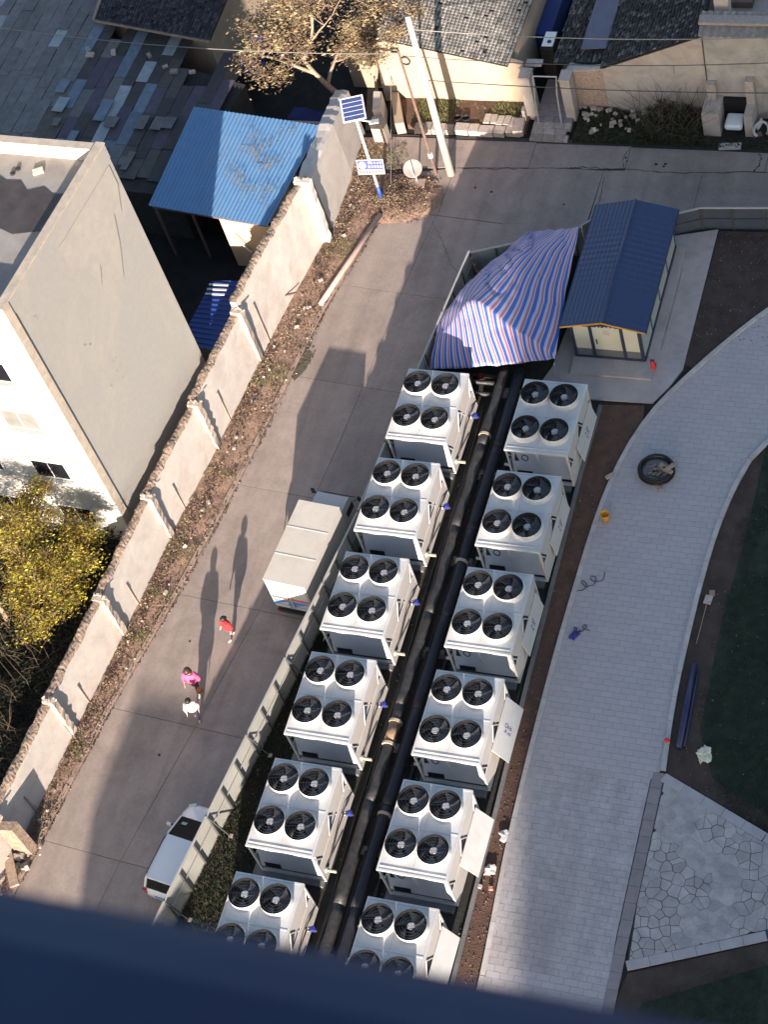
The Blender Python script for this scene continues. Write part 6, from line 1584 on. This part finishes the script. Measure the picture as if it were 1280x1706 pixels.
MB().tube([(8.5, -6.5, .12), (8.75, -6.35, .16), (8.85, -6.2, .1)], .025, 6).build('tool_handle', M_trim, o)
bt = MB().obox((8.42, .58, .165), (.32, .14, .09), rz=.75).build('loose_brick', M_stone, loc=(8.42, .58, .12)); tag(bt, 'pale brick resting on the path kerb above the bucket', 'brick')
br = empty('broom', (13.06, -4.5, 0), label='broom with pale handle lying on soil by the east kerb', cat='broom')
MB().tube([(13.05, -6.1, .05), (13.10, -4.45, .07)], .015, 6).build('handle', M_rustwood, br)
MB().obox((13.12, -4.25, .07), (.26, .34, .08), rz=-.1).build('head', M_stone, br); MB().obox((13.2, -3.95, .06), (.20, .22, .05), rz=.2).build('bristles', M_rustwood, br)
pp = MB().tube([(13.27, -10.3, .12), (13.15, -7.0, .12)], .12, 12).build('drain_pipe', mat('navy_pipe', (0.022, 0.025, 0.075), .4), loc=(13.2, -8.6, 0), smooth=True); tag(pp, 'dark navy plastic pipe lying beside the east kerb', 'pipe')
pp = MB().tube([(13.43, -10.2, .06), (13.33, -7.3, .06)], .05, 8).build('drain_pipe', MATS['navy_pipe'], loc=(13.35, -8.6, 0), smooth=True); tag(pp, 'thinner navy pipe lying just east of the thicker one', 'pipe')
rd = MB().ball((12.83, -10.1, .17), .09, 10, 8, (1.1, .9, .8)).build('red_cap', M_red, loc=(12.83, -10.1, .12), smooth=True); tag(rd, 'small red cap sitting on the east path kerb', 'cap')
def crumple(name, c, s_, m, lab, cat, seed):
    mb = MB().ball(c, s_, 14, 10, (1, 1.3, .5)); rr = random.Random(seed)
    for v in mb.v: v += (v - Vector(c)) * mnoise.noise(v * 9 + Vector((seed, 0, 0))) * .9
    for v in mb.v: v.z = max(v.z, .015)
    o = mb.build(name, m, loc=c); tag(o, lab, cat); return o
crumple('plastic_bag', (14.17, -10.4, .08), .22, M_bagc, 'yellowish white plastic bag dropped on the dark lawn', 'bag', 3)
crumple('cloth_rag', (8.10, -14.5, .07), .15, M_wpaint, 'round white crumpled paper on the soil strip beside the kerb', 'paper', 6)
crumple('cloth_rag', (7.92, -15.85, .07), .17, M_cloth, 'cream rag on the soil strip above two tipped bricks', 'rag', 9)
for x in (7.72, 8.12):
    o = MB().obox((x, -16.5, .07), (.12, .14, .12), rz=x).build('tipped_brick', M_brick if x > 8 else M_stone, loc=(x, -16.5, 0)); tag(o, 'small tipped brick by a hole in the soil, the %s one' % ('reddish eastern' if x > 8 else 'paler western'), 'brick')
# rubbish and pebbles on the soil strips
peb = MB(); rr_ = random.Random(21)
def pebbles(n_, fx, s0, s1, z):
    for _ in range(n_):
        x, y = fx(); s_ = rr_.uniform(s0, s1); M = Matrix.Rotation(rr_.uniform(0, 3), 3, (rr_.random(), rr_.random(), rr_.random() + .1))
        c = Vector((x, y, z + s_ * .2)); v = [c + M @ Vector(q) * s_ for q in ((1, 0, 0), (-.5, .9, 0), (-.6, -.8, 0), (0, 0, .8), (.1, 0, -.7))]
        peb.add(v, [(0, 1, 3), (1, 2, 3), (2, 0, 3), (1, 0, 4), (2, 1, 4), (0, 2, 4)])
pebbles(500, lambda: (lambda y: (rr_.uniform(7.4, interp(PL[1:], y) - .05), y))(rr_.uniform(-20, 3.8)), .015, .05, .01)
pebbles(600, lambda: (rr_.uniform(10.2, 14), rr_.uniform(7.5, 13.2)), .015, .05, .03)
pebbles(700, lambda: (rr_.uniform(13.1, 17), rr_.uniform(-13, 5)), .012, .045, .01)
pebbles(700, lambda: (lambda y: (rr_.uniform(interp(FEN[:5], y) + .1, -.1), y))(rr_.uniform(-21, -.5)), .02, .06, 0)
pebbles(500, lambda: (rr_.uniform(2.5, 4.7), rr_.uniform(-22, 5)), .02, .06, -.02)
tag(peb.build('pebbles', M_pebble), 'scattered pebbles and crumbs over the bare soil', 'pebbles', kind='stuff')

# ================================================================== VEGETATION
def blades(mb, n_, fx, h0, h1, w, lean=.5, seed=0, z=0.0):
    rr = random.Random(seed)
    for _ in range(n_):
        p_ = fx(rr)
        if p_ is None: continue
        x, y = p_[0], p_[1]; zz = p_[2] if len(p_) > 2 else z
        h = rr.uniform(h0, h1); a = rr.uniform(0, 6.28); dx, dy = math.cos(a) * w, math.sin(a) * w; lx, ly = rr.uniform(-lean, lean) * h, rr.uniform(-lean, lean) * h
        mb.add([(x - dx, y - dy, zz), (x + dx, y + dy, zz), (x + lx, y + ly, zz + h)], [(0, 1, 2)])
gr = MB()
def gfun(rr):
    y = rr.uniform(-13.5, 6.5); x0 = (13.75 if y > -10 else 13.75 + (-10 - y) * .75) + .25 * math.sin(y * 1.7); x = rr.uniform(x0, 17.5)
    t = mnoise.noise(Vector((x * .5, y * .35, 2)))
    if x > 14.8 + .6 * math.sin(y * .4) + max(0, (y + 2)) * .0 and y > -3 and rr.random() < .85: return None
    if rr.random() > min(1, (x - x0) * 2.2 + .15): return None
    return (x, y, .01)
blades(gr, 60000, gfun, .03, .08, .008, .7, 3)
blades(gr, 14000, lambda rr: (lambda x, y: (x, y, .01) if y < -18.9 + (x - 14) * .55 - .3 * rr.random() and rr.random() < (x - 13.3) * .7 else None)(rr.uniform(13.2, 17.5), rr.uniform(-23, -16.6)), .03, .08, .008, .7, 4)
tag(gr.build('lawn_grass', M_grass), 'dark green lawn grass in the shaded park beds', 'grass', kind='stuff')
wd = MB()
blades(wd, 26000, lambda rr: (lambda y: (rr.uniform(interp(FEN[:5], y) + .05, -.35 + .15 * math.sin(y)), y, 0))(-22 + 20 * rr.random() ** 1.6), .04, .16, .012, .7, 6)
tag(wd.build('yard_weeds', M_leafd), 'dark weeds between hoarding and chiller row', 'weeds', kind='stuff')
vw = MB()
def vfun(rr):
    y = rr.uniform(-19, 18); xa = interp(WALLX, y) + .02; xb = interp(CURB, min(y, 14.2)) - .2; t = rr.random()
    c = mnoise.noise(Vector((y * .55, 0, 7)))
    if c < .18 and rr.random() < .97: return None
    return (xa + (xb - xa) * t, y, ZR + .08 + .08 * (1 - t))
blades(vw, 16000, vfun, .04, .14, .012, .8, 9)
M_vweed = leafmat_sorted('verge_weed', [(0.10, 0.13, 0.035), (0.18, 0.18, 0.06), (0.07, 0.09, 0.03), (0.25, 0.21, 0.11)])
tag(vw.build('verge_weeds', M_vweed), 'tufts of green and dry weeds along the foot of the wall', 'weeds', kind='stuff')
# leaf litter
lt = MB(); rr_ = random.Random(31)
for _ in range(11000):
    y = rr_.uniform(-20, 18); xa = interp(WALLX, y); xb = interp(CURB, min(y, 14.0)); t = rr_.random()
    if rr_.random() < .62: t = t * .42 if rr_.random() < .72 else .93 + rr_.random() * .16
    x = xa + (xb - xa) * t; s_ = rr_.uniform(.025, .065) ; onroad = t > 1.0
    dens = mnoise.noise(Vector((x * 1.3, y * .5, 4)))
    if dens < -.12 and rr_.random() < .7: continue
    z = (ZR + .012) if onroad else ZR + .08 + .10 * (1 - t) + rr_.uniform(0, .07)
    M = Matrix.Rotation(rr_.uniform(0, 6.28), 3, 'Z') @ Matrix.Rotation(rr_.uniform(-.9, .9), 3, 'X')
    c = Vector((x, y, z)); lt.add([c + M @ Vector(q) * s_ for q in ((1, 0, 0), (0, .6, .15), (-1, 0, 0), (0, -.6, .15))], [(0, 1, 2, 3)])
for _ in range(3500):
    x = rr_.gauss(-4.6, .95); y = rr_.gauss(15.0, .7)
    if not (-6.4 < x < -2.9 and 13.6 < y < 16.4): continue
    e = max(0, 1 - ((x + 4.6) / 2.1) ** 2 - ((y - 15.1) / 1.5) ** 2); s_ = rr_.uniform(.02, .06)
    M = Matrix.Rotation(rr_.uniform(0, 6.28), 3, 'Z') @ Matrix.Rotation(rr_.uniform(-.9, .9), 3, 'X'); c = Vector((x, y, ZR + .0 + .26 * e ** .5 + rr_.uniform(0, .06)))
    lt.add([c + M @ Vector(q) * s_ for q in ((1, 0, 0), (0, .6, .15), (-1, 0, 0), (0, -.6, .15))], [(0, 1, 2, 3)])
tag(lt.build('leaf_litter', M_litter), 'brown leaf litter and crumbs on the verge', 'leaf litter', kind='stuff')
vs_ = empty('verge_stones', (-7.4, 0, ZR), label='loose pale stones scattered along the foot of the compound wall', cat='stones')
for k in range(60):
    y = rr_.uniform(-18, 16); xa = interp(WALLX, y); x = xa + rr_.uniform(.1, .9); s_ = rr_.uniform(.05, .14)
    MB().obox((x, y, ZR + .14), (s_ * 1.3, s_, s_ * .8), M=Matrix.Rotation(rr_.uniform(0, 3), 3, (rr_.random(), rr_.random(), rr_.random() + .2))).build('stone', M_stone, vs_)

def tree(name, base, h, spread, label, leafm, nleaf, leafs, seed, levels=4, trunk_r=.16, lean=(0, 0), cl=.55, up=.5, group=None):
    rr = random.Random(seed); r = empty(name, base, label=label, cat='tree', group=group)
    wood = MB(); tips = []
    def grow(p, d, L, rad_, lv):
        n_ = 4; pts = [p]; q = p.copy(); dd = d.copy()
        for i in range(n_):
            dd = (dd + Vector((rr.uniform(-.22, .22), rr.uniform(-.22, .22), rr.uniform(-.08, .12)))).normalized(); q = q + dd * (L / n_); pts.append(q.copy())
        wood.tube(pts, [rad_ * (1 - .55 * i / n_) for i in range(n_ + 1)], 7 if lv > 2 else 4, cap=False)
        if lv <= 1:
            for s_ in pts[1:]: tips.append((s_, dd))
        if lv == 0: return
        k = rr.choice((3, 4)) if lv > 1 else 3
        for i in range(k):
            a = rr.uniform(0, 6.28); side = Vector((math.cos(a), math.sin(a), rr.uniform(-.1, up))); nd = (dd * rr.uniform(.4, .9) + side * rr.uniform(.6, 1.0)).normalized()
            st = pts[rr.choice((2, 3, 4))]
            grow(st, nd, L * rr.uniform(.55, .78), rad_ * .55, lv - 1)
    d0 = Vector((lean[0], lean[1], 1)).normalized()
    grow(Vector(base), d0, h * .45, trunk_r, levels)
    # limit horizontal spread
    wood.build('trunk', M_bark, r, smooth=True)
    lf = MB()
    for _ in range(nleaf):
        p, dd = rr.choice(tips); c = p + Vector((rr.gauss(0, cl), rr.gauss(0, cl), rr.gauss(0, cl * .8))) * .5
        s_ = rr.uniform(*leafs); M = Matrix.Rotation(rr.uniform(0, 6.28), 3, 'Z') @ Matrix.Rotation(rr.gauss(0, .7), 3, 'X')
        lf.add([c + M @ Vector(q) * s_ for q in ((1, 0, 0), (.1, .38, .12), (-1, 0, 0), (.1, -.38, .12))], [(0, 1, 2, 3)])
    lf.build('crown', leafm, r)
    return r
tree('bare_tree', (-8.55, 20.3, ZR), 7.6, 3.5, 'large half bare tree with dry khaki leaves behind the blue shed', M_leafk, 11000, (.035, .12), 12, 5, .18, (-.30, -.02), .55, .3)
tree('bare_tree', (-7.4, 21.3, ZR), 6.2, 2.0, 'smaller brushy tree beside the ochre house under the big one', M_leafk, 5000, (.04, .10), 5, 3, .09, (.05, .0), .4, .5)
tree('yellow_tree', (-11.7, -7.2, ZR), 5.9, 3.0, 'yellow leaved tree overhanging the compound wall on the left', M_leafy, 30000, (.03, .085), 7, 4, .13, (.06, -.10), .46, .4)
tree('yellow_tree', (-14.3, -8.6, ZR), 5.2, 3.0, 'dull olive tree at the left picture edge behind the yellow one', M_leafd2, 11000, (.03, .09), 17, 4, .12, (-.05, 0), .5, .5)
# undergrowth behind the wall
ug = MB(); rr_ = random.Random(77)
for _ in range(26000):
    y = rr_.uniform(-19, -1.5); x = interp(WALLX, y) - .7 - rr_.random() ** .8 * 6; n0 = mnoise.noise(Vector((x * .6, y * .6, 1)))
    z = ZR + (.5 + .9 * n0) * rr_.random() + .05; s_ = rr_.uniform(.04, .13)
    M = Matrix.Rotation(rr_.uniform(0, 6.28), 3, 'Z') @ Matrix.Rotation(rr_.gauss(0, .8), 3, 'X'); c = Vector((x, y, z))
    ug.add([c + M @ Vector(q) * s_ for q in ((1, 0, 0), (.1, .38, .12), (-1, 0, 0), (.1, -.38, .12))], [(0, 1, 2, 3)])
tag(ug.build('undergrowth', leafmat_sorted('shade_leaf', [(0.008, 0.013, 0.007), (0.018, 0.022, 0.011), (0.035, 0.028, 0.018), (0.008, 0.008, 0.006)])), 'dark tangled undergrowth behind the compound wall', 'undergrowth', kind='stuff')
us = MB()
def scrub(mb, x0, x1, y0, y1, n_, h, z, seed, r_=.012):
    rr = random.Random(seed)
    for _ in range(n_):
        x, y = rr.uniform(x0, x1), rr.uniform(y0, y1); q = Vector((x, y, z)); d = Vector((rr.uniform(-.5, .5), rr.uniform(-.5, .5), 1)); pts = [q.copy()]
        for i in range(3): d += Vector((rr.uniform(-.4, .4), rr.uniform(-.4, .4), -.1)); q = q + d.normalized() * h * rr.uniform(.2, .45); pts.append(q.copy())
        mb.tube(pts, [r_, r_ * .8, r_ * .6, r_ * .3], 4, cap=False)
scrub(us, -16, -10.2, -18, -8, 160, 2.0, ZR, 5)
tag(us.build('dry_stems', M_plantb), 'pale dead stems sticking out of the undergrowth on the left', 'stems', kind='stuff')
# weed bank right of the gateway
struct(MB().prism([(2.5, 18.85), (8.2, 18.75), (14, 18.75), (14, 20.7), (2.5, 20.9)], ZR - .05, ZR + .06), 'weed_bank', M_yard)
wb = MB(); rr_ = random.Random(41)
for _ in range(15000):
    x = rr_.uniform(2.55, 8.6) if rr_.random() < .85 else rr_.uniform(8.2, 13); y = rr_.uniform(18.85, 20.8); n0 = mnoise.noise(Vector((x * .9, y * .9, 3)))
    hmx = (.25 if x < 5.2 else .9) * (.6 + .8 * n0) * (1 if x < 8.2 else .3)
    if x > 8.2 and y > 19.4: continue
    z = ZR + .06 + hmx * rr_.random(); s_ = rr_.uniform(.03, .10)
    M = Matrix.Rotation(rr_.uniform(0, 6.28), 3, 'Z') @ Matrix.Rotation(rr_.gauss(0, .8), 3, 'X'); c = Vector((x, y, z))
    wb.add([c + M @ Vector(q) * s_ for q in ((1, 0, 0), (.1, .38, .12), (-1, 0, 0), (.1, -.38, .12))], [(0, 1, 2, 3)])
tag(wb.build('bank_weeds', M_leafd), 'dark green weeds along the bank right of the gateway', 'weeds', kind='stuff')
us = MB(); scrub(us, 5.2, 8.1, 19.2, 20.8, 90, 2.4, ZR, 8, .014); tag(us.build('tall_stems', M_plantb), 'tall dry stems standing against the pale front wall', 'stems', kind='stuff')
bs = empty('bank_stones', (4, 20, ZR), label='pale rough stones at the foot of the pale wall right of the gateway', cat='stones')
for k in range(46):
    x = 2.7 + rr_.random() * 3.6; y = 20.75 - rr_.random() ** 1.5 * 1.5; s_ = rr_.uniform(.07, .2)
    MB().obox((x, y, ZR + .2 + rr_.uniform(0, .15)), (s_ * 1.4, s_, s_), M=Matrix.Rotation(rr_.uniform(0, 3), 3, (rr_.random(), rr_.random(), rr_.random() + .1))).build('stone', M_stone, bs)
jn = empty('junk_pile', (11.2, 19.8, ZR), label='jumble of pale hoses and boards right of the cubicle pier', cat='junk')
for k in range(14):
    MB().obox((10.9 + rr_.uniform(-.4, 1.6), 19.8 + rr_.uniform(-.6, .8), ZR + .15 + rr_.uniform(0, .5)), (rr_.uniform(.15, .7), rr_.uniform(.08, .25), .08), M=Matrix.Rotation(rr_.uniform(0, 3), 3, (rr_.random(), rr_.random(), 1))).build('board', [M_stone, M_poledark, M_panelgrey, M_wpaint][k % 4], jn)
MB().tube([(10.75 + .3 * math.cos(t * .4), 19.6 + .5 * math.sin(t * .4), ZR + .4 + .02 * t) for t in range(12)], .06, 7).build('hose', M_wpaint, jn, smooth=True)
# strip weeds under the ochre wall
sw = MB(); blades(sw, 3500, lambda rr: (lambda x: (x, rr.uniform(19.5, 20.9), ZR + .2) if (x < -3.2 or x > -1.4) or rr.random() < .06 else None)(rr.uniform(-5.2, .2)), .06, .22, .015, .8, 2)
tag(sw.build('strip_weeds', M_vweed), 'green weeds in the strip below the ochre wall', 'weeds', kind='stuff')
# shrubs behind wall foot by gap and leaves fallen on the blue roof
fl2 = MB(); rr_ = random.Random(91)
for _ in range(900):
    t = rr_.random(); x = rr_.gauss(-9.8, 1.1); y = rr_.gauss(13.7, 1.5)
    if not (-13.5 < x < -8.6 and 10.8 < y < 16.2): continue
    if mnoise.noise(Vector((x * 1.2, y * 1.2, 0))) < -.02: continue
    s_ = rr_.uniform(.03, .08); M = Matrix.Rotation(rr_.uniform(0, 6.28), 3, 'Z'); c = Vector((x, y, 2.24 + (y - 10.5) * .015 + (-x - 8.4) * .032))
    fl2.add([c + M @ Vector(q) * s_ for q in ((1, 0, 0), (0, .5, .05), (-1, 0, 0), (0, -.5, .05))], [(0, 1, 2, 3)])
tag(fl2.build('fallen_leaves', M_leafk), 'dry leaves fallen on the blue shed roof', 'leaves', kind='stuff')
